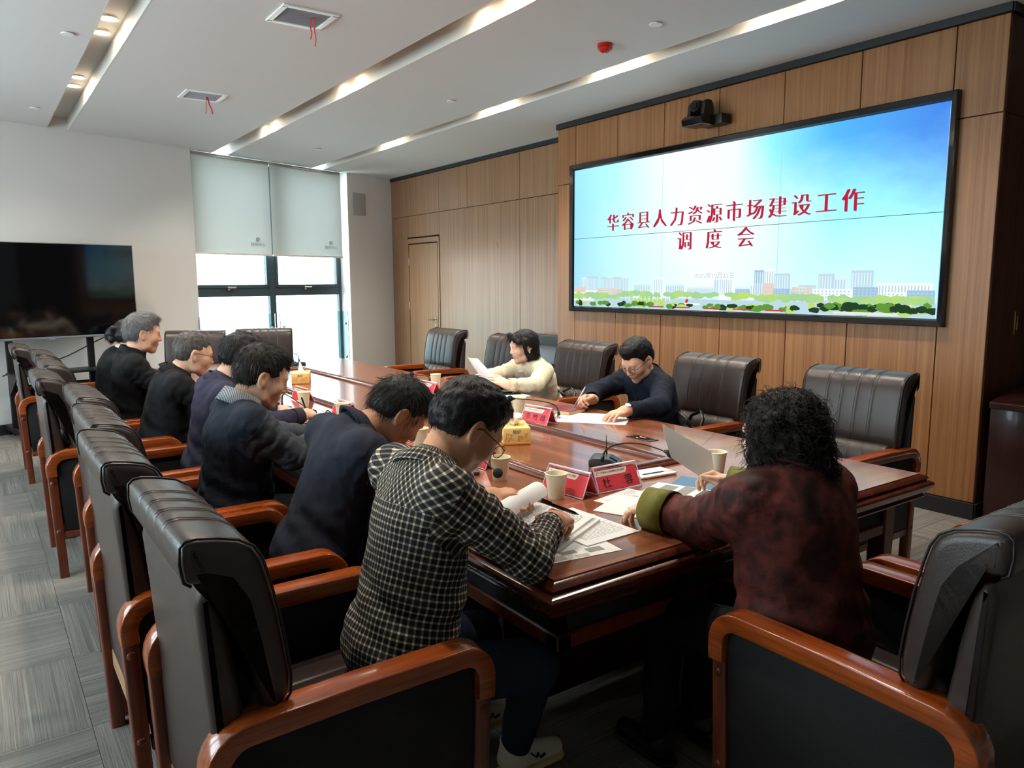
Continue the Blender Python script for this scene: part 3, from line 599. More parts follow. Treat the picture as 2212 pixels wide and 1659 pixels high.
mo = [(0.0, ZT-0.002), (0.0, ZT+0.006), (-0.006, ZT+0.011), (-0.016, ZT+0.011), (-0.020, ZT+0.016), (-0.030, ZT+0.021), (-0.050, ZT+0.021), (-0.056, ZT+0.016), (-0.064, ZT+0.011), (-0.078, ZT+0.008), (-0.084, ZT-0.002)]
tpart('centre_moulding', ring_loft(IX0, IX1, IY0, IY1, mo), 'table_edge_wood', 30)
# apron, lower rails and legs
b = BM()
for (x0, x1, y0, y1) in ((TX0+.07, TX0+.10, TY0+.07, TY1-.07), (TX1-.10, TX1-.07, TY0+.07, TY1-.07), (TX0+.07, TX1-.07, TY0+.07, TY0+.10), (TX0+.07, TX1-.07, TY1-.10, TY1-.07)): box(b, ((x0+x1)/2, (y0+y1)/2, 0.615), (x1-x0, y1-y0, 0.105))
tpart('apron', b, 'black_matte')
for (x0, x1, y0, y1) in ((TX0+.06, TX0+.11, TY0+.06, TY1-.06), (TX1-.11, TX1-.06, TY0+.06, TY1-.06), (TX0+.06, TX1-.06, TY0+.06, TY0+.11), (TX0+.06, TX1-.06, TY1-.11, TY1-.06)):
    b = BM(); box(b, ((x0+x1)/2, (y0+y1)/2, 0.545), (x1-x0, y1-y0, 0.045), bev=0.005, seg=1); tpart('lower_rail', b, 'chair_leg_wood')
lx0, lx1 = TX0+0.52, TX1-0.09
for yy in (TY0+0.09, 3.35, 5.30, TY1-0.09):
    for xx in ((lx1,) if yy < 2 else (lx0, lx1)):
        b = BM(); box(b, (xx, yy, 0.335), (0.075, 0.075, 0.67), bev=0.006, seg=1, taper=0.8); tpart('leg', b, 'chair_leg_wood')
for xx in (IX0, IX1):
    b = BM(); box(b, (xx, (TY0+TY1)/2, 0.36), (0.03, TY1-TY0-1.2, 0.60)); tpart('modesty_panel', b, 'dark_mahogany')
for yy in (TY0+0.55, TY1-0.55):
    b = BM(); box(b, ((IX0+IX1)/2, yy, 0.36), (IX1-IX0+.7, 0.03, 0.60)); tpart('modesty_panel', b, 'dark_mahogany')
# flush black socket plates in the rim
def socket(x, y, lab):
    t = thing('socket_plate', lab, 'socket', (x, y, ZT), 0)
    bx('plate', (0, 0, 0.0015), (0.062, 0.155, 0.003), 'black_plastic', t, bev=0.001)
    bx('lid', (0, 0, 0.004), (0.05, 0.11, 0.002), 'black_gloss', t)
    for k in (-1, 1): bx('socket_slot', (-0.008+0.012*k, 0.012, 0.0055), (0.007, 0.009, 0.002), 'white_plastic', t)
    bx('socket_label', (0.004, -0.006, 0.0055), (0.004, 0.03, 0.001), 'white_plastic', t)
socket(2.537, 2.52, 'flush black socket plate in the table rim before the empty chair with the black bag')
socket(2.52, 3.285, 'flush black socket plate in the table rim beside the burgundy notebook')
socket(2.56, 5.35, 'flush black socket plate in the table rim before the empty chair by the door')
# ================================================================== CHAIRS
def sweep_yz(bm, path, prof, x):
    """planar path (y,z) with a profile (u along x, v along path normal)"""
    rings = []; n_ = len(path)
    for i, (y, z) in enumerate(path):
        a = path[max(i-1, 0)]; c_ = path[min(i+1, n_-1)]; ty, tz = c_[0]-a[0], c_[1]-a[1]; l = math.hypot(ty, tz); ny, nz = -tz/l, ty/l
        rings.append([(x+u, y+ny*v, z+nz*v) for u, v in prof])
    loft(bm, rings)
def rrect(w, h, r_, n_=3):
    P = []
    for cx, cy, a0 in ((w/2-r_, h/2-r_, 0), (-w/2+r_, h/2-r_, 90), (-w/2+r_, -h/2+r_, 180), (w/2-r_, -h/2+r_, 270)):
        for k in range(n_+1): a = R(a0+90*k/n_); P.append((cx+r_*math.cos(a), cy+r_*math.sin(a)))
    return P
def arc(cy, cz, r_, a0, a1, n_=6): return [(cy+r_*math.cos(R(a0+(a1-a0)*k/n_)), cz+r_*math.sin(R(a0+(a1-a0)*k/n_))) for k in range(n_+1)]
def pad(bm, prof, xs, w, rr, seams=(), depth=0.004, front=None):
    """closed (y,z) profile swept along x with rounded ends and pressed seams"""
    n_ = len(prof); N = []
    for i in range(n_):
        a = prof[i-1]; c_ = prof[(i+1) % n_]; ty, tz = c_[0]-a[0], c_[1]-a[1]; l = math.hypot(ty, tz) or 1; N.append((tz/l, -ty/l))
    rings = []
    for x in xs:
        e = abs(x)-(w/2-rr); ins = rr*(1-math.sqrt(max(0, 1-(e/rr)**2))) if e > 0 else 0
        g_ = sum(math.exp(-((x-s)/0.006)**2) for s in seams)*depth
        r_ = []
        for i, (y, z) in enumerate(prof):
            d = ins + (g_ if (front is None or front(i)) else 0); r_.append((x, y-N[i][0]*d, z-N[i][1]*d))
        rings.append(r_)
    loft(bm, rings)
SEAMS = (-0.125, -0.042, 0.042, 0.125)
def xs_for(w, rr):
    s = {0.0}
    for k in range(7): a = w/2-rr+rr*math.sin(R(90*k/6)); s |= {a, -a}
    for q in SEAMS: s |= {q-0.012, q-0.006, q-0.003, q, q+0.003, q+0.006, q+0.012}
    for q in (0.2, -0.2, 0.16, -0.16, 0.08, -0.08): s.add(q)
    return sorted(s)
def make_chair():
    root = thing('conference_chair', 'x', 'chair')
    W_ = 0.565
    # upper back cushion with a rolled top, counter-clockwise in (y,z)
    prof = [(-0.185, 0.652), (-0.158, 0.660), (-0.143, 0.680), (-0.141, 0.72), (-0.149, 0.79), (-0.160, 0.86), (-0.176, 0.935), (-0.186, 0.972), (-0.202, 1.000), (-0.230, 1.018), (-0.268, 1.028), (-0.305, 1.034), (-0.324, 1.032), (-0.334, 1.022), (-0.336, 0.99), (-0.331, 0.955), (-0.318, 0.945), (-0.292, 0.942), (-0.262, 0.930), (-0.240, 0.89), (-0.222, 0.80), (-0.206, 0.70), (-0.200, 0.665)]
    b = BM(); pad(b, prof, xs_for(W_, 0.026), W_, 0.026, SEAMS, 0.0022, lambda i: 1 <= i <= 13); done('backrest', b, 'leather', root, None, None, 50)
    back = [(-0.262, 0.27), (-0.238, 0.30), (-0.230, 0.64), (-0.250, 0.79), (-0.268, 0.89), (-0.284, 0.925), (-0.305, 0.930), (-0.314, 0.90), (-0.307, 0.80), (-0.295, 0.60), (-0.287, 0.30), (-0.280, 0.27)]
    b = BM(); pad(b, back, xs_for(0.556, 0.022), 0.556, 0.022); done('back_panel', b, 'leather', root, None, None, 40)
    for s in (-1, 1):   # piping around the side of the roll
        b = BM(); x = s*(W_/2-0.008); tube(b, [(x, y+0.0, z+0.0) for y, z in prof[1:17]], 0.003, 6); done('piping', b, 'piping', root)
    b = BM()
    for q in SEAMS:
        for d in (-0.008, 0.008): tube(b, [(q+d, y+0.0012, z+0.0006) for y, z in prof[2:14]], 0.0008, 4)
    done('stitching', b, 'stitch', root)
    lum = [(-0.23, 0.50), (-0.12, 0.49), (-0.095, 0.55), (-0.10, 0.62), (-0.125, 0.67), (-0.165, 0.69), (-0.21, 0.685), (-0.235, 0.64)]
    b = BM(); pad(b, lum, xs_for(0.50, 0.03), 0.50, 0.03, SEAMS, 0.002); done('lumbar_pad', b, 'leather', root, None, None, 60)
    seat = [(-0.22, 0.36), (0.25, 0.35), (0.285, 0.37), (0.295, 0.42), (0.27, 0.46), (0.20, 0.475), (0.0, 0.47), (-0.18, 0.455), (-0.22, 0.43)]
    b = BM(); pad(b, seat, xs_for(0.51, 0.03), 0.51, 0.03, SEAMS, 0.003); done('seat', b, 'leather', root, None, None, 60)
    bx('seat_frame', (0, 0.02, 0.315), (0.51, 0.50, 0.09), 'black_matte', root)
    bx('back_rail', (0, -0.275, 0.255), (0.53, 0.022, 0.06), 'rail_wood', root, bev=0.003)
    for s in (-1, 1):
        x = s*0.283
        path = [(-0.300, 0.535), (-0.302, 0.56)] + arc(-0.232, 0.572, 0.07, 180, 90, 6) + [(-0.12, 0.645), (0.0, 0.648), (0.12, 0.648)] + arc(0.245, 0.588, 0.060, 90, 0, 6) + [(0.305, 0.555), (0.303, 0.535)]
        b = BM(); sweep_yz(b, path, rrect(0.070, 0.046, 0.004, 2), x); done('arm_rail', b, 'chair_wood', root, None, None, 45)
        for y0, y1 in ((0.282, 0.302), (-0.282, -0.300)):
            b = BM(); sweep_yz(b, [(y0, 0.0), (y0+(y1-y0)*0.5, 0.27), (y1, 0.536)], rrect(0.046, 0.042, 0.006, 2), x); lg = done('leg', b, 'chair_leg_wood', root, None, None, 45)
            [(lambda q: (sph(q, (x+s*0.022, yy_, zz_), 0.014, 10, 6, (0.5, 1, 1)), done('bolt_cap', q, 'chair_leg_wood', lg)))(BM()) for yy_, zz_ in ((y0+(y1-y0)*0.5, 0.245), (y1, 0.50))]
        b = BM(); prism(b, [(-0.262, 0.245), (0.265, 0.245), (0.278, 0.40), (0.280, 0.60), (0.262, 0.622), (-0.255, 0.622), (-0.278, 0.60), (-0.272, 0.40)], 'x', x-0.016, x+0.016, bev=0.006); done('side_panel', b, 'leather_side', root, None, None, 40)
        bx('side_rail', (x, 0, 0.225), (0.034, 0.53, 0.036), 'chair_leg_wood', root, bev=0.004)
    return root
chair0 = make_chair()
_first = [True]
def chair(x, y, rot, lab, group=None):
    o = chair0 if _first[0] else copy_tree(chair0); _first[0] = False
    o.location = (x, y, 0); o.rotation_euler = (0, 0, R(rot)); o['label'] = lab; o['group'] = 'leather conference chairs'; return o
# facing +X on the near long side, -X on the wall side, -Y at the far end, +Y at the near end
LEFT = [(0.605, 1.705, 'under the person in the checked shirt'), (0.575, 2.48, 'under the bending person in the dark suit'), (0.62, 3.11, 'under the person in the navy knitted vest'), (0.653, 3.83, 'under the person in the purple navy jacket'), (0.56, 4.68, 'under the bespectacled person in the black jacket'), (0.64, 5.37, 'under the grey haired person in black'), (0.65, 6.17, 'under the person with the black hair bun'), (0.545, 6.96, None)]
for x, y, w in LEFT: chair(x, y, -90, ('dark leather chair with wooden arms, ' + w) if w else 'empty dark brown leather chair last in the row towards the television')
RIGHT = [(3.53, 2.18, 'empty dark brown leather chair on the screen side at the corner of the table'), (3.52, 3.12, 'dark brown leather chair with a black bag on it, behind the person writing in navy'), (3.60, 4.45, 'dark brown leather chair behind the person in the cream jacket'), (3.60, 5.45, 'empty dark brown leather chair between the door-side chair and the person in cream'), (3.60, 6.57, 'empty dark brown leather chair standing before the wooden door')]
for x, y, w in RIGHT: chair(x, y, 90, w)
chair(1.70, 7.72, 160, 'dark brown leather chair at the head of the table before the white wall'); chair(2.36, 7.66, 160, 'dark brown leather chair at the head of the table before the bright window')
chair(1.80, 0.895, 0, 'dark leather chair with wooden arms, under the person in the maroon jacket'); chair(2.48, 0.89, 0, 'dark leather chair with wooden arms beside the chair of the person in maroon')
# high back armchair against the recess wall
t = thing('lounge_armchair', 'high backed burgundy leather armchair with dark wood frame against the recess wall', 'armchair', (5.12, 6.86, 0), R(90))
b = BM(); box(b, (0, -0.27, 0.47), (0.68, 0.05, 0.86), rot=(R(-6), 0, 0), bev=0.012); done('back_frame', b, 'dark_mahogany', t)
b = BM(); pad(b, [(-0.24, 0.42), (-0.16, 0.44), (-0.18, 0.70), (-0.22, 0.78), (-0.27, 0.78)], xs_for(0.58, 0.03), 0.58, 0.03); done('back_cushion', b, 'leather', t, None, None, 60)
b = BM(); box(b, (0, 0.04, 0.37), (0.56, 0.54, 0.14), bev=0.03, seg=3); done('seat', b, 'leather', t, None, None, 60)
for s in (-1, 1):
    bx('arm', (s*0.33, 0.02, 0.57), (0.07, 0.58, 0.05), 'dark_mahogany', t, bev=0.01)
    bx('side_panel', (s*0.33, 0.02, 0.38), (0.04, 0.54, 0.33), 'dark_mahogany', t)
    for yy in (-0.25, 0.28): bx('leg', (s*0.33, yy, 0.11), (0.05, 0.05, 0.22), 'dark_mahogany', t, bev=0.004)
# ================================================================== TELEVISION ON A STAND
TVA = R(12.8)
tv = thing('television', 'large black television with a thin silver rim on a black floor stand', 'television', (0.62, 8.80, 0), TVA)
bx('tv_body', (0, 0.03, 1.43), (1.60, 0.04, 0.88), 'black_plastic', tv, bev=0.006)
mat('tv_glass', (7, 7, 9), 0.06, spec=0.6)
bx('tv_screen', (0, 0.002, 1.435), (1.655, 0.016, 0.915), 'tv_glass', tv)
for nm, c_, s_ in (('rim', (0, 0.004, 1.8975), (1.668, 0.026, 0.006)), ('rim', (0.831, 0.004, 1.433), (0.006, 0.026, 0.93)), ('rim', (-0.831, 0.004, 1.433), (0.006, 0.026, 0.93)), ('chin', (0, 0.004, 0.966), (1.668, 0.028, 0.022))): bx(nm, c_, s_, 'silver_trim', tv, bev=0.001)
bx('logo_tab', (-0.0, -0.012, 0.952), (0.06, 0.01, 0.012), 'silver_trim', tv, bev=0.002)
stand = thing('television_stand', 'black metal wheeled television stand with a shelf', 'stand', (0.62, 8.86, 0), TVA)
for s in (-1, 1):
    bx('post', (s*0.365, 0.02, 0.80), (0.062, 0.04, 1.55), 'black_metal', stand, bev=0.005)
    bx('base_foot', (s*0.365, -0.02, 0.075), (0.07, 0.62, 0.05), 'black_metal', stand, bev=0.008)
    for yy in (-0.29, 0.25):
        b = BM(); tube(b, [(s*0.365-0.015, yy, 0.028), (s*0.365+0.015, yy, 0.028)], 0.028, 14); done('castor', b, 'black_plastic', stand, None, None, 40)
bx('cross_bar', (0, 0.02, 0.11), (0.70, 0.05, 0.05), 'black_metal', stand, bev=0.005); bx('mount_plate', (0, 0.045, 1.40), (0.8, 0.02, 0.4), 'black_metal', stand, bev=0.004)
bx('shelf', (0, -0.10, 0.63), (0.80, 0.34, 0.022), 'black_metal', stand, bev=0.004)
for s in (-1, 1): b = BM(); prism(b, [(-0.26, 0.62), (0.03, 0.62), (0.03, 0.40)], 'x', s*0.39-0.006, s*0.39+0.006); done('shelf_bracket', b, 'black_metal', stand)
bx('lower_plate', (0, 0.03, 0.36), (0.66, 0.01, 0.30), 'black_metal', stand)
b = BM(); P = []
for k in range(15):
    s = k/14; P.append((0.60-1.02*s, 0.06-0.05*math.sin(s*3.1), 0.965-0.36*s-0.05*math.sin(s*math.pi)*(1-s)+0.012*math.sin(s*9)))
tube(b, P, 0.006, 8); done('power_cable', b, 'black_matte', tv, (0, 0.06, 0), None, 60)
# ================================================================== LOW CABINET BY THE RETURN WALL
cb = thing('sideboard', 'dark mahogany cabinet with black glass doors against the return wall', 'cabinet', (5.40, 1.84, 0))
bx('carcass', (0.25, 0.03, 0.37), (1.20, 0.36, 0.70), 'dark_mahogany', cb, bev=0.006); bx('plinth', (0.25, 0.03, 0.02), (1.16, 0.34, 0.05), 'black_matte', cb)
b = BM(); prism(b, [(-0.40, 0.72), (0.90, 0.72), (0.90, 0.76), (0.70, 0.80), (0.25, 0.835), (-0.20, 0.80), (-0.40, 0.76)], 'y', -0.16, 0.20, bev=0.006); done('arched_top', b, 'dark_mahogany', cb)
for x in (-0.05, 0.53):
    d = bx('door', (x, -0.158, 0.38), (0.56, 0.02, 0.62), 'dark_mahogany', cb, bev=0.004)
    for dz in (0.13, -0.10): bx('glass_panel', (0, -0.011, dz), (0.46, 0.004, 0.19), 'black_gloss', d)
    bx('knob', (0.24 if x < 0 else -0.24, -0.02, 0.0), (0.02, 0.02, 0.06), 'brass', d, bev=0.004)
# ================================================================== THINGS ON THE TABLE
mat('cup_paper', (228, 220, 188), 0.75); mat('cup_inside', (236, 230, 204), 0.8); mat('cup_print', (190, 182, 150), 0.8)
mat('card_red', (216, 60, 72), 0.55); mat('card_red_dark', (186, 26, 44), 0.55); mat('card_strip', (236, 226, 208), 0.6); mat('ink', (52, 26, 34), 0.6); mat('ink_grey', (120, 108, 104), 0.6)
mat('tissue_box', (232, 196, 124), 0.6); mat('tissue_band', (222, 156, 66), 0.6); mat('tissue_print', (200, 150, 74), 0.6); mat('tissue_white', (246, 246, 244), 0.9)
m = mat('paper', (244, 244, 242), 0.85); n = NT(m)
tr = n.new('ShaderNodeBsdfTranslucent'); tr.inputs['Color'].default_value = (0.9, 0.9, 0.88, 1); mx = n.new('ShaderNodeMixShader'); mx.inputs['Fac'].default_value = 0.35
n.link(n.b.outputs[0], mx.inputs[1]); n.link(tr.outputs[0], mx.inputs[2]); n.link(mx.outputs[0], n.n['Material Output'].inputs['Surface'])
mat('photo_grey', (134, 130, 126), 0.7); mat('photo_warm', (176, 166, 158), 0.7); mat('photo_dark', (84, 82, 80), 0.7); mat('print_grey', (150, 150, 152), 0.8)
mat('burgundy_cover', (110, 24, 34), 0.35); mat('page_edge', (222, 190, 140), 0.8); mat('mic_grey', (54, 60, 66), 0.35); mat('mic_foam', (14, 14, 15), 0.9); mat('copper_ring', (190, 110, 84), 0.35, metal=0.5)
mat('blue_folder', (66, 110, 140), 0.4); mat('pen_gold', (206, 180, 110), 0.3, metal=0.7)
cup_i = [0]
def make_cup():
    t = thing('paper_cup', 'x', 'cup')
    b = BM(); lathe(b, [(0.0, 0.004), (0.0255, 0.004), (0.0262, 0.0), (0.0275, 0.0), (0.0375, 0.086), (0.0362, 0.086), (0.0268, 0.008), (0.0, 0.008)], 28, cap=False); done('cup_wall', b, 'cup_paper', t, None, None, 35)
    b = BM(); ring = [((0.0382)*math.cos(a), (0.0382)*math.sin(a), 0.0868) for a in [2*math.pi*k/28 for k in range(29)]]; tube(b, ring, 0.0016, 6, cap=False); done('rolled_rim', b, 'cup_inside', t)
    b = BM(); rg = random.Random(3)
    for k in range(9):
        a = 2*math.pi*k/9; rr = 0.0302+0.0002; z = 0.018+0.012*rg.random(); r0 = 0.0275+0.01*z/0.086+0.0003
        sph(b, (r0*math.cos(a), r0*math.sin(a), z), 0.0022, 6, 4, (0.4, 0.4, 1))
    o = done('printed_specks', b, 'cup_print', t); o['kind'] = 'stuff'
    return t
cup0 = make_cup()
def cup(x, y, lab, z=ZT):
    o = cup0 if cup_i[0] == 0 else copy_tree(cup0); cup_i[0] += 1; o.location = (x, y, z+0.0003); o['label'] = lab; o['group'] = 'paper cups on the table'
cup(1.590, 1.985, 'cream paper cup in front of the name stand behind the curled booklet')
cup(1.572, 2.30, 'cream paper cup beside the microphone of the person in the checked shirt')
cup(2.292, 1.875, 'cream paper cup beside the sheet held by the person in maroon')
cup(1.585, 4.41, 'cream paper cup before the name stand beyond the writing hand with a black pen')
cup(2.485, 3.44, 'cream paper cup behind the name stand by the burgundy notebook')
cup(2.66, 4.70, 'cream paper cup behind the name stand next to the sheet of the person in cream')
cup(1.60, 2.98, 'cream paper cup half hidden behind the head of the checked shirt person')
cup(1.60, 3.86, 'cream paper cup half hidden behind the shoulder of the dark suit')
# ---- name stands
def placard(x, y, rot, names, lab, strip=True):
    """names: list of (text, u) with u the offset along the card; front faces local -Y"""
    t = thing('name_stand', lab, 'name stand', (x, y, ZT+0.0005), R(rot), 'acrylic name stands')
    w, hgt, d = 0.205, 0.086, 0.038          # half base depth d
    sl = math.atan2(d, hgt); L = math.hypot(d, hgt)
    for s, nm in ((-1, 'front'), (1, 'back')):
        rx = -sl if s < 0 else sl
        # panel frame: local x along card, y up the slope, z outwards
        Mx = Matrix.Translation((0, s*d*0.5, hgt/2)) @ (Matrix(((1, 0, 0, 0), (0, math.sin(sl), -math.cos(sl), 0), (0, math.cos(sl), math.sin(sl), 0), (0, 0, 0, 1))) if s < 0 else Matrix(((-1, 0, 0, 0), (0, -math.sin(sl), math.cos(sl), 0), (0, math.cos(sl), math.sin(sl), 0), (0, 0, 0, 1))))
        b = BM(); box(b, (0, 0, 0.0022), (w, L, 0.0022)); bmesh.ops.transform(b, matrix=Mx, verts=b.verts[:]); done('acrylic_panel', b, 'clear_acrylic', t)
        b = BM()
        for cx, cy, sx_, sy_ in ((0, L/2-0.002, w, 0.005), (0, -L/2+0.002, w, 0.004), (w/2-0.002, 0, 0.004, L), (-w/2+0.002, 0, 0.004, L)): box(b, (cx, cy, 0.0022), (sx_, sy_, 0.0032), bev=0.0006, seg=1)
        bmesh.ops.transform(b, matrix=Mx, verts=b.verts[:]); done('acrylic_rim', b, 'acrylic_edge', t)
        b = BM(); box(b, (0, -0.004, 0.0), (w-0.012, L-0.020, 0.0012)); bmesh.ops.transform(b, matrix=Mx, verts=b.verts[:]); done('red_card', b, ['card_red'], t)
        b = BM(); MT = Mx @ Matrix.Translation((0, 0, 0.0009))
        yT = L/2-0.014; x0 = -w/2+0.006; x1 = w*0.24
        P = [(x0, yT), (x0, yT-0.021), (x1-0.01, yT-0.021), (x1-0.003, yT-0.016), (x1+0.004, yT)]
        f = b.faces.new([b.verts.new(MT @ Vector((px, py, 0))) for px, py in P[::1]][::1]); f.material_index = 0
        put_text(b, '华容县人力资源和社会保障局', 0.0085, MT @ Matrix.Translation(((x0+x1)/2+0.008, yT-0.0095, 0.0003)), 0.02, mi=1)
        C = [((x0+0.012)+0.0055*math.cos(2*math.pi*k/16), yT-0.010+0.0055*math.sin(2*math.pi*k/16), 0.0004) for k in range(13)]
        tube(b, [MT @ Vector(p) for p in C], 0.0008, 4, mi=1)
        done('heading_strip', b, ['card_strip', 'ink_grey'], t, norm=False)
        if names:
            b = BM()
            for ch, u in names: put_text(b, ch, 0.040, MT @ Matrix.Translation((u, -0.016, 0.0003)) @ Matrix.Shear('XZ', 4, (0, 0)) @ Matrix.Rotation(R(4), 4, 'Z'), 0.006)
            done('name_lettering', b, 'ink', t, norm=False)
    b = BM(); box(b, (0, 0, 0.001), (w, 2*d, 0.002)); done('foot_plate', b, 'clear_acrylic', t)
    return t
placard(1.837, 1.963, -2, [('杜', -0.052), ('蓉', 0.050)], 'red name stand with two characters, at right angles to the others by the spread papers')
placard(1.672, 2.012, -84, [('杨', -0.072)], 'red name stand half hidden by the paper cup and touching the one turned sideways')
placard(1.64, 2.55, -89, [('兵', 0.035)], 'red name stand seen past the chin of the checked shirt person')
placard(1.652, 3.17, -87, [('毓', 0.0), ('海', 0.058)], 'red name stand between the two bent heads in suit and checked shirt')
placard(1.652, 3.95, -88, [], 'red name stand showing just over the collar of the dark suit')
placard(1.652, 4.62, -88, [], 'red name stand behind a cream cup near the far tissue box')
placard(2.395, 3.14, -84, [('李', -0.055), ('敏', 0.0), ('晴', 0.058)], 'red name stand with three characters beside the near tissue box')
placard(2.43, 4.39, -87, [('王', -0.055), ('霞', 0.0)], 'red name stand in front of the cup facing the person in cream')
# ---- microphones
mic_i = [0]
def mic(base, pts, lab, stand=True, head=0.017, thick=0.0042):
    """base (x,y) on the table, pts: world points of the gooseneck from base up to the head"""
    t = thing('microphone', lab, 'microphone', (base[0], base[1], ZT+0.0002), 0, 'gooseneck microphones'); O = Vector(t.location)
    if stand:
        dirv = Vector(pts[-1])-Vector(pts[0]); a = math.atan2(dirv.y, dirv.x)
        b = BM(); prism(b, [(-0.062, 0.0), (0.062, 0.0), (0.062, 0.014), (0.02, 0.036), (-0.05, 0.036), (-0.062, 0.026)], 'y', -0.052, 0.052, bev=0.004); o = done('base', b, 'mic_grey', t, (0, 0, 0), (0, 0, a), 40)
        b = BM(); box(b, (0.035, 0, 0.031), (0.035, 0.05, 0.006), rot=(0, R(27), 0), bev=0.002); done('button', b, 'black_plastic', o)
    else:
        b = BM(); lathe(b, [(0, 0), (0.018, 0), (0.017, 0.004), (0.009, 0.006), (0.008, 0.018), (0, 0.018)], 16); done('socket', b, 'steel', t, None, None, 40)
    P = [Vector(p)-O for p in pts]; Q = []
    for i in range(len(P)-1):
        p0 = P[max(i-1, 0)]; p1 = P[i]; p2 = P[i+1]; p3 = P[min(i+2, len(P)-1)]
        for k in range(6):
            s = k/6; Q.append(0.5*((2*p1)+(p2-p0)*s+(2*p0-5*p1+4*p2-p3)*s*s+(3*p1-p0-3*p2+p3)*s**3))
    Q.append(P[-1])
    b = BM(); tube(b, Q, [thick*(1.0-0.45*k/(len(Q)-1)) for k in range(len(Q))], 8); done('gooseneck', b, 'black_matte', t, None, None, 60)
    b = BM(); tube(b, [Q[0], Q[0]+(Q[2]-Q[0]).normalized()*0.03], [thick*2.2, thick*1.2], 10); done('neck_sleeve', b, 'black_plastic', t)
    dv = (Q[-1]-Q[-2]).normalized(); e = Q[-1]
    b = BM(); tube(b, [e-dv*0.02, e-dv*0.004, e+dv*0.006], [thick*0.7, head*0.55, head*0.62], 12); done('capsule', b, 'black_plastic', t, None, None, 50)
    b = BM(); tube(b, [e-dv*0.019, e-dv*0.015], thick*1.0, 10); done('ring', b, 'copper_ring', t)
    b = BM(); F_ = frames([e, e+dv]); tube(b, [e+dv*head*q for q in (-0.1, 0.15, 0.5, 0.9, 1.3, 1.65, 1.85)], [head*q for q in (0.6, 0.85, 1.0, 1.02, 0.85, 0.5, 0.1)], 14); done('foam_head', b, 'mic_foam', t, None, None, 60)
    return t
t = mic((2.045, 2.235), [(1.985, 2.19, 0.79), (2.0, 2.185, 0.835), (2.035, 2.15, 0.862), (2.09, 2.08, 0.868), (2.15, 1.995, 0.842)], 'black gooseneck microphone with antenna in the corner of the centre moulding', head=0.0185)
t.location.z = ZT+0.0002
b = BM(); tube(b, [(0.035, 0.03, 0.02), (0.032, 0.03, 0.075), (0.03, 0.03, 0.115)], [0.0045, 0.0022, 0.0014], 6); done('antenna', b, 'black_plastic', t)
mic((1.51, 2.47), [(1.51, 2.47, 0.79), (1.50, 2.44, 0.86), (1.46, 2.30, 0.875), (1.40, 2.07, 0.862)], 'black gooseneck microphone ending before the cup of the checked shirt person')
mic((1.52, 3.12), [(1.52, 3.12, 0.79), (1.51, 3.08, 0.845), (1.46, 2.93, 0.845), (1.38, 2.68, 0.825)], 'black gooseneck microphone between the dark suit face and the checked shoulder')
mic((1.45, 3.76), [(1.45, 3.745, 0.785), (1.45, 3.72, 0.828), (1.45, 3.68, 0.846), (1.44, 3.55, 0.82), (1.42, 3.43, 0.80)], 'black gooseneck microphone behind the back of the dark suit')
mic((1.40, 4.26), [(1.40, 4.25, 0.79), (1.395, 4.23, 0.855), (1.40, 4.17, 0.875), (1.43, 3.95, 0.83), (1.44, 3.88, 0.815)], 'thin black gooseneck microphone before the cup at the writing hand')
mic((2.555, 3.175), [(2.56, 3.175, 0.775), (2.56, 3.19, 0.815), (2.535, 3.23, 0.84), (2.46, 3.31, 0.855), (2.38, 3.36, 0.862)], 'black gooseneck microphone rising from the socket plate by the burgundy notebook', stand=False)
mic((2.70, 4.86), [(2.70, 4.86, 0.775), (2.695, 4.87, 0.81), (2.64, 4.85, 0.822), (2.53, 4.80, 0.845)], 'black gooseneck microphone lying low near the cup facing the person in cream', stand=False)
mic((2.335, 6.63), [(2.345, 6.60, 0.80), (2.335, 6.60, 0.855), (2.30, 6.60, 0.873), (2.22, 6.60, 0.857), (2.13, 6.58, 0.835)], 'black gooseneck microphone at the far end of the centre panel before the window')
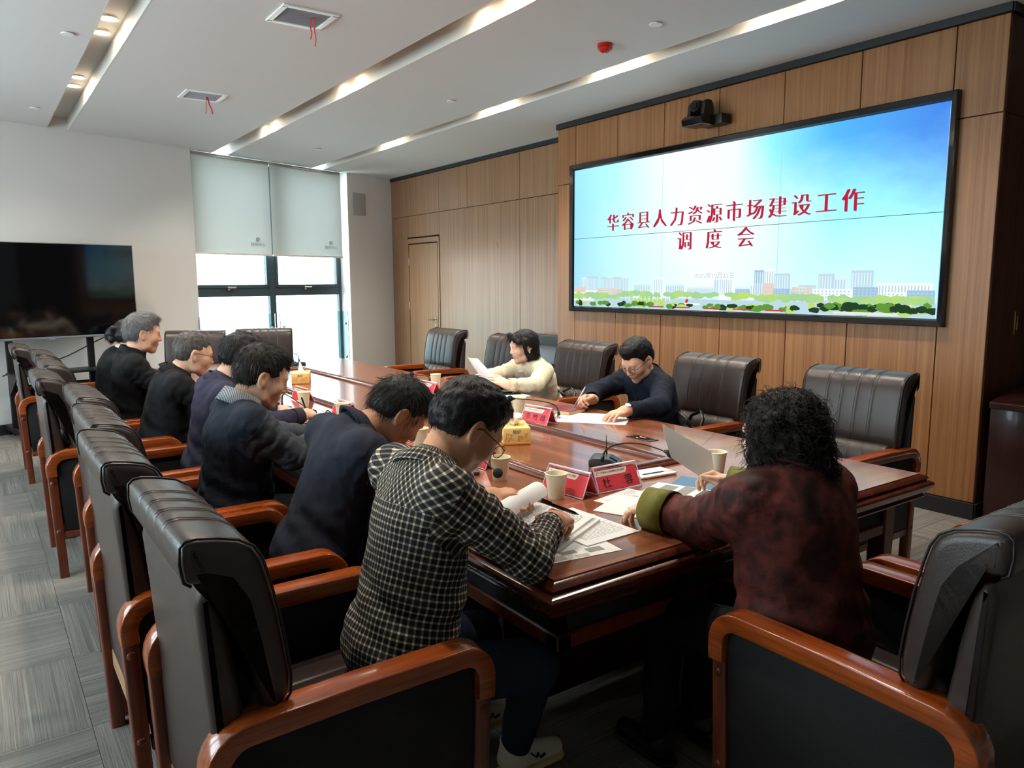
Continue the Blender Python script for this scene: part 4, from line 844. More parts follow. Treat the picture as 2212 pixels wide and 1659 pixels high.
# ---- tissue boxes
def tissue(x, y, rot, lab, tall):
    t = thing('tissue_box', lab, 'tissue box', (x, y, ZT), R(rot))
    bx('box', (0, 0, 0.040), (0.205, 0.125, 0.074), 'tissue_box', t, bev=0.002); bx('base_band', (0, 0, 0.006), (0.207, 0.127, 0.012), 'tissue_band', t, bev=0.002)
    b = BM(); rg = random.Random(5)
    for face in range(4):
        for k in range(9):
            u = rg.uniform(-0.085, 0.085) if face < 2 else rg.uniform(-0.05, 0.05); z = rg.uniform(0.018, 0.05); r_ = rg.uniform(0.004, 0.009)
            s = 1 if face % 2 else -1
            C = [(u+r_*math.cos(a), s*0.0633, z+r_*math.sin(a)) if face < 2 else (s*0.1033, u+r_*math.cos(a), z+r_*math.sin(a)) for a in [2*math.pi*q/10 for q in range(8)]]
            tube(b, C, 0.0009, 4)
            tube(b, [C[0], (C[0][0], C[0][1], max(z-0.02, 0.014))], 0.0008, 4)
    o = done('flower_print', b, 'tissue_print', t); o['kind'] = 'stuff'
    b = BM()
    for s, rr in ((-1, 0), (1, 180)):
        put_text(b, '植护', 0.022, Matrix.Translation((0.05*s*-1, s*0.0638, 0.058)) @ Matrix.Rotation(R(rr), 4, 'Z') @ Matrix.Rotation(R(90), 4, 'X'), 0.01)
        put_text(b, '植护', 0.020, Matrix.Translation((s*0.1038, 0.0, 0.058)) @ Matrix.Rotation(R(90*s), 4, 'Z') @ Matrix.Rotation(R(90), 4, 'X'), 0.01)
    done('brand_lettering', b, 'ink_grey', t, norm=False)['kind'] = 'stuff'
    # crumpled tissue: a fan of folded sheet
    b = BM(); rows = 9; n_ = 36; rg = random.Random(int(x*10)); rings = []
    for i in range(rows):
        s = i/(rows-1); ring = []
        for k in range(n_):
            a = 2*math.pi*k/n_
            if tall: rx, ry = 0.030*(1-s)+0.004, 0.020*(1-s)**0.8+0.002; z = 0.078+0.075*s; ox, oy = -0.018*s, 0.006*s
            else: rx, ry = 0.032+0.022*math.sin(s*2.2), 0.016+0.026*math.sin(s*2.4); z = 0.078+0.050*s**0.8; ox, oy = -0.004*s, 0.0
            if s > 0.93 and not tall: rx *= 0.45; ry *= 0.45
            wv = 1+0.10*math.sin(5*a+3*s)+0.06*math.sin(9*a-5*s)
            ring.append((ox+rx*wv*math.cos(a), oy+ry*wv*math.sin(a), z+0.006*math.sin(3*a+1)*s))
        rings.append(ring)
    loft(b, rings, True, True); done('tissue_sheet', b, 'tissue_white', t, None, None, 70)
tissue(2.028, 2.85, 62, 'pale yellow tissue box with a puffed white tissue on the near centre panel', False)
tissue(1.965, 5.50, 66, 'pale yellow tissue box with a pointed white tissue on the far centre panel', True)
# ---- papers
def sheet(x, y, rot, lab, z, w=0.21, h=0.297, photos=(), lines=True, bend=0.0, cat='paper', group=None):
    t = thing('paper_sheet', lab, cat, (x, y, ZT+z), R(rot), group)
    b = BM(); nx, ny = 7, 10
    V = [[b.verts.new((w*(i/(nx-1)-0.5), h*(j/(ny-1)-0.5), bend*((i/(nx-1)-0.5)**2+(j/(ny-1)-0.5)**2)*0.1)) for i in range(nx)] for j in range(ny)]
    for j in range(ny-1):
        for i in range(nx-1): b.faces.new((V[j][i], V[j][i+1], V[j+1][i+1], V[j+1][i]))
    r_ = bmesh.ops.extrude_face_region(b, geom=b.faces[:]); bmesh.ops.translate(b, vec=(0, 0, 0.0005), verts=[v for v in r_['geom'] if isinstance(v, bmesh.types.BMVert)])
    done('sheet', b, 'paper', t)
    b = BM(); rg = random.Random(int(abs(x*1000+y*77))); zt_ = 0.0009 + abs(bend)*0.02
    if lines:
        yy = h/2-0.03
        while yy > -h/2+0.03:
            u = -w/2+0.025
            while u < w/2-0.03:
                l = rg.uniform(0.008, 0.028); 
                if not any(abs(u-px) < pw/2+0.01 and abs(yy-py) < ph/2+0.005 for px, py, pw, ph, mm in photos): box(b, (u+l/2, yy, zt_), (l, 0.0016, 0.0001))
                u += l+rg.uniform(0.002, 0.007)
            yy -= 0.0085
        if b.verts: o = done('printed_text', b, 'print_grey', t); o['kind'] = 'stuff'
        else: b.free()
    for px, py, pw, ph, mm in photos: bx('printed_photo', (px, py, zt_+0.0002), (pw, ph, 0.0002), mm, t)
    return t
sheet(1.452, 1.70, 2, 'white printed sheet lying on the table under the pen hand', 0.004)
sheet(1.31, 1.625, -8, 'white sheet with grey photographs at the table corner below the checked cuff', 0.0012, w=0.25, h=0.27, photos=[(-0.02, -0.085, 0.05, 0.022, 'photo_grey'), (0.06, -0.095, 0.05, 0.03, 'photo_grey'), (-0.075, -0.11, 0.06, 0.03, 'photo_warm'), (0.005, -0.12, 0.04, 0.018, 'photo_warm')], lines=False)
nb = thing('notebook', 'thick white pad with dark covers under the hand of the checked shirt person', 'notebook', (1.255, 1.735, ZT+0.0055), R(-6))
bx('cover', (0, 0, 0.001), (0.19, 0.25, 0.002), 'photo_dark', nb); bx('page_block', (0, 0, 0.007), (0.186, 0.246, 0.010), 'paper', nb); bx('cover', (0, 0, 0.013), (0.19, 0.25, 0.0016), 'paper', nb)
sheet(1.80, 1.755, 12, 'white sheet with a grey photograph strip beside the name stand turned sideways', 0.0008, photos=[(-0.035, 0.02, 0.10, 0.06, 'photo_warm')], lines=True)
sheet(1.745, 1.70, 24, 'white sheet with small photographs half under the olive cuff', 0.0022, photos=[(-0.04, -0.03, 0.08, 0.07, 'photo_warm'), (0.05, -0.09, 0.07, 0.05, 'photo_grey')], lines=False)
sheet(1.965, 1.735, 20, 'white sheet with large grey photographs beside the sleeve of the person in maroon', 0.0036, w=0.21, h=0.297, photos=[(0.0, 0.085, 0.17, 0.05, 'photo_grey'), (0.02, 0.02, 0.16, 0.045, 'photo_grey'), (0.05, -0.05, 0.09, 0.04, 'photo_dark')], lines=False)
sheet(1.86, 1.67, 30, 'blank looking white sheet lying across the photograph sheets', 0.005, lines=True)
bf = bx('leaflet', (2.13, 1.80, ZT+0.001), (0.15, 0.21, 0.0016), 'blue_folder', None, rot=(0, 0, R(25))); tag(bf, 'blue printed leaflet under the sheets beside the person in maroon', 'leaflet')
tabl = thing('plastic_tray', 'white plastic folder clip with a dark slot behind the sideways name stand', 'clip', (2.085, 2.015, ZT), R(-6))
bx('body', (0, 0, 0.006), (0.17, 0.10, 0.010), 'white_plastic', tabl, bev=0.004); bx('slot', (-0.01, -0.02, 0.0115), (0.10, 0.014, 0.001), 'black_matte', tabl)
# booklet with pages rolled back, held by the person in the checked shirt
def rolled_booklet():
    t = thing('rolled_booklet', 'open printed booklet with its pages rolled back, before the person in the checked shirt', 'booklet', (1.33, 1.84, ZT+0.02))
    O = Vector(t.location); a0 = Vector((1.10, 1.72, 0)); ax = (Vector((1.53, 1.93, 0))-a0).normalized(); side = Vector((ax.y, -ax.x, 0))  # side points towards the reader's right / camera
    prof = []   # (distance towards side, height) : flat page, then curl up and over to the far side
    for k in range(9): prof.append((0.20-0.20*k/8, 0.004+0.012*k/8))
    for k in range(1, 15): a = math.pi*1.55*k/14; prof.append((-0.034*math.sin(a), 0.050-0.034*math.cos(a)))
    b = BM(); rows = []; L = 0.30
    for i in range(13):
        s = i/12; base = a0+ax*(0.07+L*s)
        rows.append([b.verts.new((base+side*d-O)+Vector((0, 0, ZT+0.012+h_+0.008*s))) for d, h_ in prof])
    for A, B in zip(rows, rows[1:]):
        for k in range(len(prof)-1): b.faces.new((A[k], A[k+1], B[k+1], B[k]))
    done('pages', b, 'paper', t, None, None, 80)
    b = BM(); rg = random.Random(8)
    def P(s, q, off=0.0012):
        i = min(int(q), len(prof)-2); f = q-i; d = prof[i][0]*(1-f)+prof[i+1][0]*f; h_ = prof[i][1]*(1-f)+prof[i+1][1]*f
        tx, tz = prof[i+1][0]-prof[i][0], prof[i+1][1]-prof[i][1]; l = math.hypot(tx, tz); nx, nz = tz/l, -tx/l
        return a0+ax*(0.07+L*s)+side*(d+nx*off)-O+Vector((0, 0, ZT+0.012+h_+nz*off+0.008*s))
    for q0, q1, nn in ((1.0, 8.0, 24), (11.5, 19.5, 16)):
        for r_ in range(nn):
            q = q0+(q1-q0)*r_/nn; s = 0.08
            while s < 0.90:
                l = rg.uniform(0.015, 0.05)
                if rg.random() < 0.75:
                    v = [b.verts.new(P(ss, qq)) for ss, qq in ((s, q), (s+l, q), (s+l, q+0.10), (s, q+0.10))]; b.faces.new(v)
                s += l+rg.uniform(0.008, 0.02)
    o = done('printed_text', b, 'print_grey', t, norm=False); o['kind'] = 'stuff'
    b = BM(); ring = []
    for s in (0.0, 1.0):
        base = a0+ax*(0.07+L*s); ring.append([(base+side*d-O)+Vector((0, 0, z)) for d, z in ((0.215, ZT+0.004), (0.215, ZT+0.013), (-0.01, ZT+0.022), (-0.01, ZT+0.004))])
    loft(b, ring); done('page_block', b, 'paper', t)
rolled_booklet()
# far side papers
sheet(2.70, 3.06, 38, 'white sheets under the hand with the wrist watch', 0.001, w=0.30, h=0.40, lines=False, photos=[(-0.02, 0.08, 0.03, 0.10, 'photo_warm')])
sheet(2.68, 3.14, 28, 'white printed sheet partly over the sheets next to the burgundy notebook', 0.0025, lines=True)
bk = thing('notebook', 'closed burgundy notebook with gilt page edges beside the writing hand', 'notebook', (2.70, 3.33, ZT), R(16))
bx('cover', (0, 0, 0.002), (0.17, 0.23, 0.003), 'burgundy_cover', bk, bev=0.001); bx('page_block', (-0.003, 0, 0.012), (0.16, 0.222, 0.017), 'page_edge', bk); bx('cover', (0, 0, 0.022), (0.17, 0.23, 0.003), 'burgundy_cover', bk, bev=0.001)
sheet(2.77, 4.05, 80, 'white sheets under the black folder before the person in cream', 0.0008, w=0.23, h=0.34, lines=False)
fd = thing('folder', 'flat black folder with a pen on it before the person in cream', 'folder', (2.80, 4.13, ZT+0.003), R(78)); bx('cover', (0, 0, 0.004), (0.19, 0.27, 0.007), 'black_plastic', fd, bev=0.002); b = BM(); tube(b, [(-0.07, -0.08, 0.012), (-0.06, 0.06, 0.012)], 0.0045, 8); done('pen', b, 'black_gloss', fd)
sheet(1.40, 4.02, 5, 'white sheet under the hand writing with the black pen', 0.001, w=0.30, h=0.32, lines=False)
sheet(1.31, 3.40, -10, 'pale sheet under the wrist with the striped grey cuff', 0.001, w=0.24, h=0.30, lines=False)
sheet(1.30, 4.60, 8, 'white sheet beside the thin microphone before the bespectacled person in black', 0.001, lines=False)
ph = thing('mobile_phone', 'black mobile phone lying on a grey case beside the purple navy sleeve', 'phone', (1.245, 4.18, ZT+0.0005), R(-20)); bx('case', (0, 0, 0.005), (0.085, 0.16, 0.009), 'grille_grey', ph, bev=0.002); bx('screen', (0, 0, 0.011), (0.078, 0.152, 0.004), 'black_gloss', ph, bev=0.001)
sheet(2.15, 6.85, 85, 'white sheet at the far table end beside the microphone', 0.001, lines=False)
# ---- bags
def bag(x, y, z, rot, lab, sc=1.0, handles=True):
    t = thing('handbag', lab, 'bag', (x, y, z), R(rot))
    b = BM(); rings = []; n_ = 20
    for i in range(11):
        s = i/10; w_ = 0.17*(1-0.15*s)*sc; d = 0.075*(1-0.72*s)*sc; zz = 0.16*s*sc
        rings.append([(w_*(1+0.04*math.sin(4*a+s*3))*math.copysign(abs(math.cos(a))**0.6, math.cos(a)), d*(1+0.10*math.sin(7*a+4*s))*math.copysign(abs(math.sin(a))**0.7, math.sin(a)), zz+0.01*math.sin(3*a)*s) for a in [2*math.pi*k/n_ for k in range(n_)]])
    loft(b, rings); done('bag_body', b, 'black_gloss_leather', t, None, None, 70)
    if handles:
        for s in (-1, 1):
            b = BM(); tube(b, [(-0.08*sc, s*0.02, 0.15*sc), (-0.07*sc, s*0.05, 0.22*sc), (0.0, s*0.075, 0.255*sc), (0.07*sc, s*0.05, 0.22*sc), (0.08*sc, s*0.02, 0.15*sc)], 0.011*sc, 8, sx=0.6); done('handle', b, 'black_gloss_leather', t, None, None, 60)
    return t
mat('black_gloss_leather', (14, 14, 15), 0.32)
bag(3.40, 2.99, 0.478, 70, 'black handbag with two stiff handles on the seat behind the writing person', 1.0)
bag(3.50, 4.28, 0.478, 90, 'slack black handbag on the seat beside the person in cream', 0.95)
bag(0.47, 3.66, 0.477, 20, 'crumpled black bag on the chair under the purple navy jacket', 1.0, False) if False else None
# ================================================================== PEOPLE
# ---- implicit surfaces: smooth union of round cones and ellipsoids, meshed by surface nets
def V3(p): return np.array(p, float)
class Blob:
    def __init__(s, vox): s.h = vox; s.p = []
    def rc(s, a, b, r1, r2, k=0.02, sub=False, g=0): s.p.append(('c', V3(a), V3(b), r1, r2, k, sub, g)); return s
    def el(s, c, r, B=None, k=0.02, sub=False, g=0): s.p.append(('e', V3(c), V3(r), np.eye(3) if B is None else np.array(B, float), None, k, sub, g)); return s
    @staticmethod
    def dist(q, P):
        if q[0] == 'c':
            a, b, r1, r2 = q[1:5]; ba = b-a; pa = P-a; L = ba@ba
            h = np.clip((pa@ba)/L, 0, 1) if L > 1e-12 else np.zeros(P.shape[:-1])
            return np.linalg.norm(pa-h[..., None]*ba, axis=-1)-(r1+(r2-r1)*h)
        l = (P-q[1])@q[3].T; k0 = np.linalg.norm(l/q[2], axis=-1); k1 = np.linalg.norm(l/(q[2]**2), axis=-1)
        return k0*(k0-1.0)/np.maximum(k1, 1e-9)
    def field(s):
        lo = []; hi = []
        for q in s.p:
            if q[0] == 'c': r_ = max(q[3], q[4]); lo.append(np.minimum(q[1], q[2])-r_); hi.append(np.maximum(q[1], q[2])+r_)
            else: r_ = np.sqrt(((q[3]*q[2][:, None])**2).sum(0)); lo.append(q[1]-r_); hi.append(q[1]+r_)
        adds = [i for i, q in enumerate(s.p) if not q[6]]
        L = np.min([lo[i] for i in adds], 0)-3*s.h; U = np.max([hi[i] for i in adds], 0)+3*s.h
        n = np.ceil((U-L)/s.h).astype(int)+1; F = np.full(n, 9.0, np.float32); s.L = L
        ax = [L[i]+s.h*np.arange(n[i]) for i in range(3)]
        for q, l, u in zip(s.p, lo, hi):
            m = q[5]+3*s.h; i0 = np.clip(((l-m-L)/s.h).astype(int), 0, n-1); i1 = np.clip(np.ceil((u+m-L)/s.h).astype(int)+1, 1, n)
            if (i1 <= i0).any(): continue
            P = np.stack(np.meshgrid(*[ax[i][i0[i]:i1[i]] for i in range(3)], indexing='ij'), -1)
            d = s.dist(q, P); sl = tuple(slice(i0[i], i1[i]) for i in range(3)); f = F[sl]; k = max(q[5], 1e-5)
            if q[6]: dd = -d; hh = np.maximum(k-np.abs(f-dd), 0)/k; F[sl] = np.maximum(f, dd)+hh*hh*k*0.25
            else: hh = np.maximum(k-np.abs(f-d), 0)/k; F[sl] = np.minimum(f, d)-hh*hh*k*0.25
        return F
    def mesh(s): return nets(s.field(), s.L, s.h)
OFF = np.array([(i, j, k) for i in (0, 1) for j in (0, 1) for k in (0, 1)], float)
EDG = [(a, b) for a in range(8) for b in range(a+1, 8) if abs(OFF[a]-OFF[b]).sum() == 1]
def nets(F, org, h):
    nx, ny, nz = F.shape
    c = [F[i:nx-1+i, j:ny-1+j, k:nz-1+k] for i in (0, 1) for j in (0, 1) for k in (0, 1)]
    cnt = sum((x < 0).astype(np.int8) for x in c); act = (cnt > 0) & (cnt < 8); idx = np.argwhere(act)
    vals = np.stack([x[act] for x in c], 1).astype(float); acc = np.zeros((len(idx), 3)); nn = np.zeros(len(idx))
    for a, b in EDG:
        va, vb = vals[:, a], vals[:, b]; m = (va < 0) != (vb < 0); t = np.where(m, va/np.where(m, va-vb, 1), 0)
        acc += (OFF[a]+t[:, None]*(OFF[b]-OFF[a]))*m[:, None]; nn += m
    V = org+h*(idx+acc/nn[:, None]); ID = np.full(act.shape, -1); ID[act] = np.arange(len(idx)); Q = []
    S = F < 0
    for d in range(3):
        e = [0, 0, 0]; e[d] = 1; A = S[:nx-e[0], :ny-e[1], :nz-e[2]]; B = S[e[0]:, e[1]:, e[2]:]
        G = np.argwhere(A != B); u, v = (d+1) % 3, (d+2) % 3
        G = G[(G[:, u] > 0) & (G[:, v] > 0) & (G[:, u] < F.shape[u]-1) & (G[:, v] < F.shape[v]-1)]
        if not len(G): continue
        def cell(du, dv):
            g = G.copy(); g[:, u] += du; g[:, v] += dv; return ID[g[:, 0], g[:, 1], g[:, 2]]
        q = np.stack([cell(-1, -1), cell(0, -1), cell(0, 0), cell(-1, 0)], 1); fl = ~A[G[:, 0], G[:, 1], G[:, 2]]
        q[fl] = q[fl][:, ::-1]; Q.append(q)
    return V, np.concatenate(Q)
def vnorm(V, Q):
    n = np.cross(V[Q[:, 2]]-V[Q[:, 0]], V[Q[:, 3]]-V[Q[:, 1]]); N = np.zeros_like(V)
    for k in range(4): np.add.at(N, Q[:, k], n)
    return N/np.maximum(np.linalg.norm(N, axis=1, keepdims=True), 1e-12)
def npmesh(name, V, Q, m, parent, O, mats_idx=None, uv=None):
    me = bpy.data.meshes.new(name); me.from_pydata((V-np.array(O)).tolist(), [], Q.tolist())
    for x in (m if isinstance(m, (list, tuple)) else [m]): me.materials.append(MATS[x])
    me.polygons.foreach_set('use_smooth', np.ones(len(Q), bool))
    if mats_idx is not None: me.polygons.foreach_set('material_index', mats_idx.astype(np.int32))
    if uv is not None: me.uv_layers.new(name='UVMap').data.foreach_set('uv', uv.reshape(-1).astype(np.float32))
    me.update(); return link(name, me, parent)
def unit(v): v = V3(v); return v/np.linalg.norm(v)
def basis(fwd, up=(0, 0, 1)):
    """rows: right, forward, up"""
    f = unit(fwd); r_ = unit(np.cross(f, up)); u = np.cross(r_, f); return np.array([r_, f, u])
def fbm(P, sc, seed=0.0):
    return np.array([mnoise.noise(Vector((p[0]*sc+seed, p[1]*sc-seed, p[2]*sc+2*seed))) for p in P])
# ---- skin, hair and cloth materials
def skin_mat(name, rgb, lip):
    m = mat(name, rgb, 0.5, spec=0.35); n = NT(m); n.b.inputs['Subsurface Weight'].default_value = 0.12; n.b.inputs['Subsurface Radius'].default_value = (0.012, 0.005, 0.003)
    f = n.noise(n.coord(), 38, 3); n.color(n.mix(n.math('MULTIPLY', f, 0.5), rgb, tuple(int(c*q) for c, q in zip(rgb, (0.93, 0.82, 0.78))))); n.bump(n.noise(n.coord(), 240, 2), 0.06, 0.002)
    mat(name+'_lip', lip, 0.45)
skin_mat('skin', (212, 168, 142), (192, 124, 106)); skin_mat('skin_tan', (188, 138, 106), (162, 102, 84)); skin_mat('skin_fair', (234, 194, 168), (210, 130, 122))
def hair_mat(name, a, b, rough=0.42):
    m = mat(name, a, rough, spec=0.3); n = NT(m); oi = n.coord('Object', (60, 60, 60)); n.color(n.mix(n.noise(oi, 3.0, 3), a, b)); n.bump(n.noise(oi, 6.0, 2), 0.4, 0.004)
hair_mat('hair_black', (13, 12, 13), (26, 24, 25)); hair_mat('hair_brown', (15, 13, 12), (32, 27, 24), 0.6); hair_mat('hair_grey', (62, 60, 60), (128, 126, 126)); hair_mat('hair_dark_grey', (44, 41, 40), (84, 80, 77))
hair_mat('hair_strand_light', (96, 94, 94), (134, 132, 132))
def cloth(name, a, b=None, rough=0.85, sc=500, st=0.25, sheen=0.0):
    m = mat(name, a, rough, spec=0.2, sheen=sheen); n = NT(m); v = n.coord('Object'); b = b or tuple(int(c*0.8) for c in a)
    n.color(n.mix(n.noise(v, 24, 3), a, b)); n.bump(n.math('ADD', n.noise(v, sc, 2), n.math('MULTIPLY', n.noise(v, 22, 2), 3.0)), st, 0.004)
    return m
cloth('suit_navy', (36, 39, 50)); cloth('vest_navy', (28, 34, 46), sc=300, st=0.4); cloth('sleeve_grey', (62, 66, 72), sc=300, st=0.4); cloth('jacket_purple', (48, 47, 66)); cloth('jacket_black', (22, 23, 25)); cloth('jacket_navy', (24, 30, 44)); cloth('cream_knit', (224, 212, 186), (206, 194, 168), sc=260, st=0.5); cloth('inner_cream', (226, 214, 200)); cloth('trousers_dark', (20, 21, 25)); cloth('denim', (34, 44, 62), (26, 34, 50), sc=700, st=0.4); cloth('olive_silk', (122, 118, 52), (96, 92, 38), rough=0.45, st=0.15)
# maroon jacquard: rounded motifs
m = cloth('maroon_jacquard', (72, 34, 32), rough=0.6); n = NT(m); v = n.coord('Object')
fl = n.noise(v, 30, 4, 0.6); f2_ = n.noise(v, 9.5, 3, 0.6); wvv = n.new('ShaderNodeVectorMath', operation='SCALE'); wvv.inputs['Scale'].default_value = 1.0; n.link(v, wvv.inputs[0])
vo = n.new('ShaderNodeTexVoronoi', feature='SMOOTH_F1'); vo.inputs['Scale'].default_value = 15.0; n.link(v, vo.inputs['Vector'])
f = n.math('ADD', n.math('ADD', n.math('MULTIPLY', vo.outputs['Distance'], 0.45), n.math('MULTIPLY', fl, 0.55)), n.math('MULTIPLY', f2_, 0.25)); n.color(n.ramp(f, [(0.42, (40, 26, 21)), (0.54, (60, 31, 28)), (0.64, (86, 41, 37)), (0.80, (108, 54, 48))]))
# checked shirt from the UV grid
m = mat('check_shirt', (30, 28, 30), 0.85, spec=0.2); n = NT(m); uvn = n.new('ShaderNodeUVMap').outputs[0]; sp = n.new('ShaderNodeSeparateXYZ'); n.link(uvn, sp.inputs[0])
def stripe(u, per, lo, hi):
    f = n.math('FRACT', n.math('MULTIPLY', u, 1/per)); return n.math('MULTIPLY', n.math('GREATER_THAN', f, lo), n.math('LESS_THAN', f, hi))
s1, s2 = stripe(sp.outputs[0], 0.0172, 0.0, 0.30), stripe(sp.outputs[1], 0.0172, 0.0, 0.30); both = n.math('MULTIPLY', s1, s2); one = n.math('MAXIMUM', s1, s2)
big = n.math('ADD', stripe(sp.outputs[0], 0.066, 0.0, 0.5), stripe(sp.outputs[1], 0.066, 0.0, 0.5)); base_c = n.mix(n.math('MULTIPLY', big, 0.5), (24, 22, 24), (36, 34, 44))
n.color(n.mix(both, n.mix(one, base_c, (104, 97, 84)), (196, 187, 163))); vv = n.coord('Object'); n.bump(n.math('ADD', n.noise(vv, 600, 2), n.math('MULTIPLY', n.noise(vv, 20, 2), 4.0)), 0.25, 0.004)
m = mat('knit_collar', (112, 116, 120), 0.9, spec=0.15); n = NT(m); wv = n.new('ShaderNodeTexWave'); wv.inputs['Scale'].default_value = 46; wv.inputs['Distortion'].default_value = 1.0; n.link(n.coord(), wv.inputs['Vector']); n.color(n.ramp(wv.outputs['Fac'], [(0.2, (74, 78, 84)), (0.6, (128, 132, 136))]))
mat('shoe_cream', (216, 206, 180), 0.6); mat('shoe_sole', (196, 178, 120), 0.6); mat('shoe_dark', (30, 34, 56), 0.6); mat('shoe_black', (14, 14, 15), 0.4)
mat('glasses_metal', (52, 46, 44), 0.3, metal=0.8); mat('eye_white', (226, 222, 216), 0.3); mat('iris', (28, 20, 16), 0.2); mat('watch_silver', (214, 208, 196), 0.25, metal=0.7); mat('pearl', (240, 236, 228), 0.25)
# ---- head in its own frame: x right, y forward, z up; metres
def head_blob(B, C, N, vox, fem=False, wide=1.0, sc=1.0):
    b = Blob(vox)
    X = lambda p: V3(C)+(V3(p)*np.array([wide, 1, 1])*sc)@B
    E = lambda c, r_, k=0.02, sub=False, g=0: b.el(X(c), V3(r_)*sc*np.array([wide, 1, 1]), B, k*sc, sub, g)
    Cn = lambda a, c, r1, r2, k=0.02, sub=False, g=0: b.rc(X(a), X(c), r1*sc, r2*sc, k*sc, sub, g)
    E((0, -0.014, 0.038), (0.076, 0.096, 0.083)); E((0, 0.026, -0.012), (0.064, 0.068, 0.086), 0.04)
    jw = 0.046 if fem else 0.052
    for s in (-1, 1):
        Cn((s*jw, -0.004, -0.030), (s*jw*0.86, 0.020, -0.076), 0.020, 0.017, 0.03)      # jaw angle
        Cn((s*jw*0.84, 0.022, -0.076), (0, 0.060, -0.098), 0.018, 0.017, 0.03)           # jaw line to chin
        E((s*0.040, 0.062, -0.026), (0.024, 0.022, 0.024), 0.03)                          # cheek
    E((0, 0.066, -0.096), (0.022, 0.018, 0.018), 0.02)
    Cn((-0.034, 0.080, 0.024), (0.034, 0.080, 0.024), 0.012, 0.012, 0.02)               # brow
    for s in (-1, 1): E((s*0.031, 0.101, 0.004), (0.017, 0.016, 0.012), 0.012, True)     # sockets
    for s in (-1, 1): E((s*0.031, 0.0765, 0.003), (0.0145, 0.0135, 0.0120), 0.006)       # lids
    nl = 0.0 if not fem else -0.003
    Cn((0, 0.088, 0.014), (0, 0.108+nl, -0.026), 0.0078, 0.0112, 0.012)                 # nose
    for s in (-1, 1): E((s*0.012, 0.098+nl, -0.031), (0.009, 0.010, 0.0075), 0.006)
    E((0, 0.078, -0.060), (0.026, 0.016, 0.022), 0.018)
    E((0, 0.0915, -0.0565), (0.021, 0.0070, 0.0052), 0.004, g=1); E((0, 0.0895, -0.0670), (0.018, 0.0074, 0.0062), 0.004, g=1)   # lips
    for s in (-1, 1):                                                                    # ears
        T = B.copy(); a = R(18)*s; T = np.array([[math.cos(a), math.sin(a), 0], [-math.sin(a), math.cos(a), 0], [0, 0, 1]])@B
        b.el(X((s*0.079, -0.012, -0.004)), V3((0.0085, 0.020, 0.032))*sc, T, 0.006*sc); b.el(X((s*0.087, -0.008, 0.001)), V3((0.006, 0.011, 0.018))*sc, T, 0.004*sc, True)
        b.el(X((s*0.077, -0.004, -0.030)), V3((0.007, 0.009, 0.010))*sc, T, 0.006*sc)
    b.rc(X((0, -0.022, -0.045)), V3(N)+B[1]*0.0, 0.056*sc*(0.86 if fem else 1.0), 0.060*(0.82 if fem else 1.0), 0.03)
    return b, X
# ---- hand: x towards the thumb side * side, y along fingers, z back of the hand
def hand_blob(b, W_, d, up, side, curl=(30, 30, 25), spread=4.0, thumb=(50, 25), sc=1.0, g=0, pinch=False):
    Bh = basis(d, up); X = lambda p: V3(W_)+(V3(p)*sc)@Bh
    b.el(X((0, 0.045, 0)), V3((0.038, 0.052, 0.0145))*sc, Bh, 0.012); b.rc(X((0, -0.02, 0)), X((0, 0.02, 0)), 0.026*sc, 0.028*sc, 0.02)
    tips = []
    for i, (x, L, y0, r_) in enumerate(((0.030, 0.070, 0.084, 0.0092), (0.010, 0.080, 0.090, 0.0095), (-0.0105, 0.074, 0.087, 0.0090), (-0.030, 0.057, 0.078, 0.0080))):
        x *= side; p = V3((x, y0-0.01, 0.002)); ang = 0.0; yaw = R(spread)*(1.5-i)*side*0.7; cu = curl
        if pinch and i == 0: cu = (48, 50, 25)
        b.rc(X((x*0.7, 0.05, 0.001)), X(p), 0.011*sc, (r_+0.0012)*sc, 0.010)
        for l, a in zip((0.46*L, 0.31*L, 0.23*L), cu):
            ang += R(a); q = p+l*V3((math.sin(yaw)*math.cos(ang), math.cos(yaw)*math.cos(ang), -math.sin(ang)))
            b.rc(X(p), X(q), r_*sc, r_*0.92*sc, 0.003); p = q; r_ *= 0.92
        tips.append(X(p))
    a1, a2 = R(thumb[0]), R(thumb[1]); p = V3((0.024*side, 0.012, -0.004)); q = p+0.042*V3((math.sin(a1)*side, math.cos(a1), -0.35)); s_ = q+0.032*V3((math.sin(a2)*side, math.cos(a2), -0.30)); t_ = s_+0.024*V3((math.sin(a2*0.3)*side, math.cos(a2*0.3), -0.2))
    b.rc(X(p), X(q), 0.0155*sc, 0.0115*sc, 0.012); b.rc(X(q), X(s_), 0.0112*sc, 0.0098*sc, 0.004); b.rc(X(s_), X(t_), 0.0098*sc, 0.0085*sc, 0.004)
    return X, tips
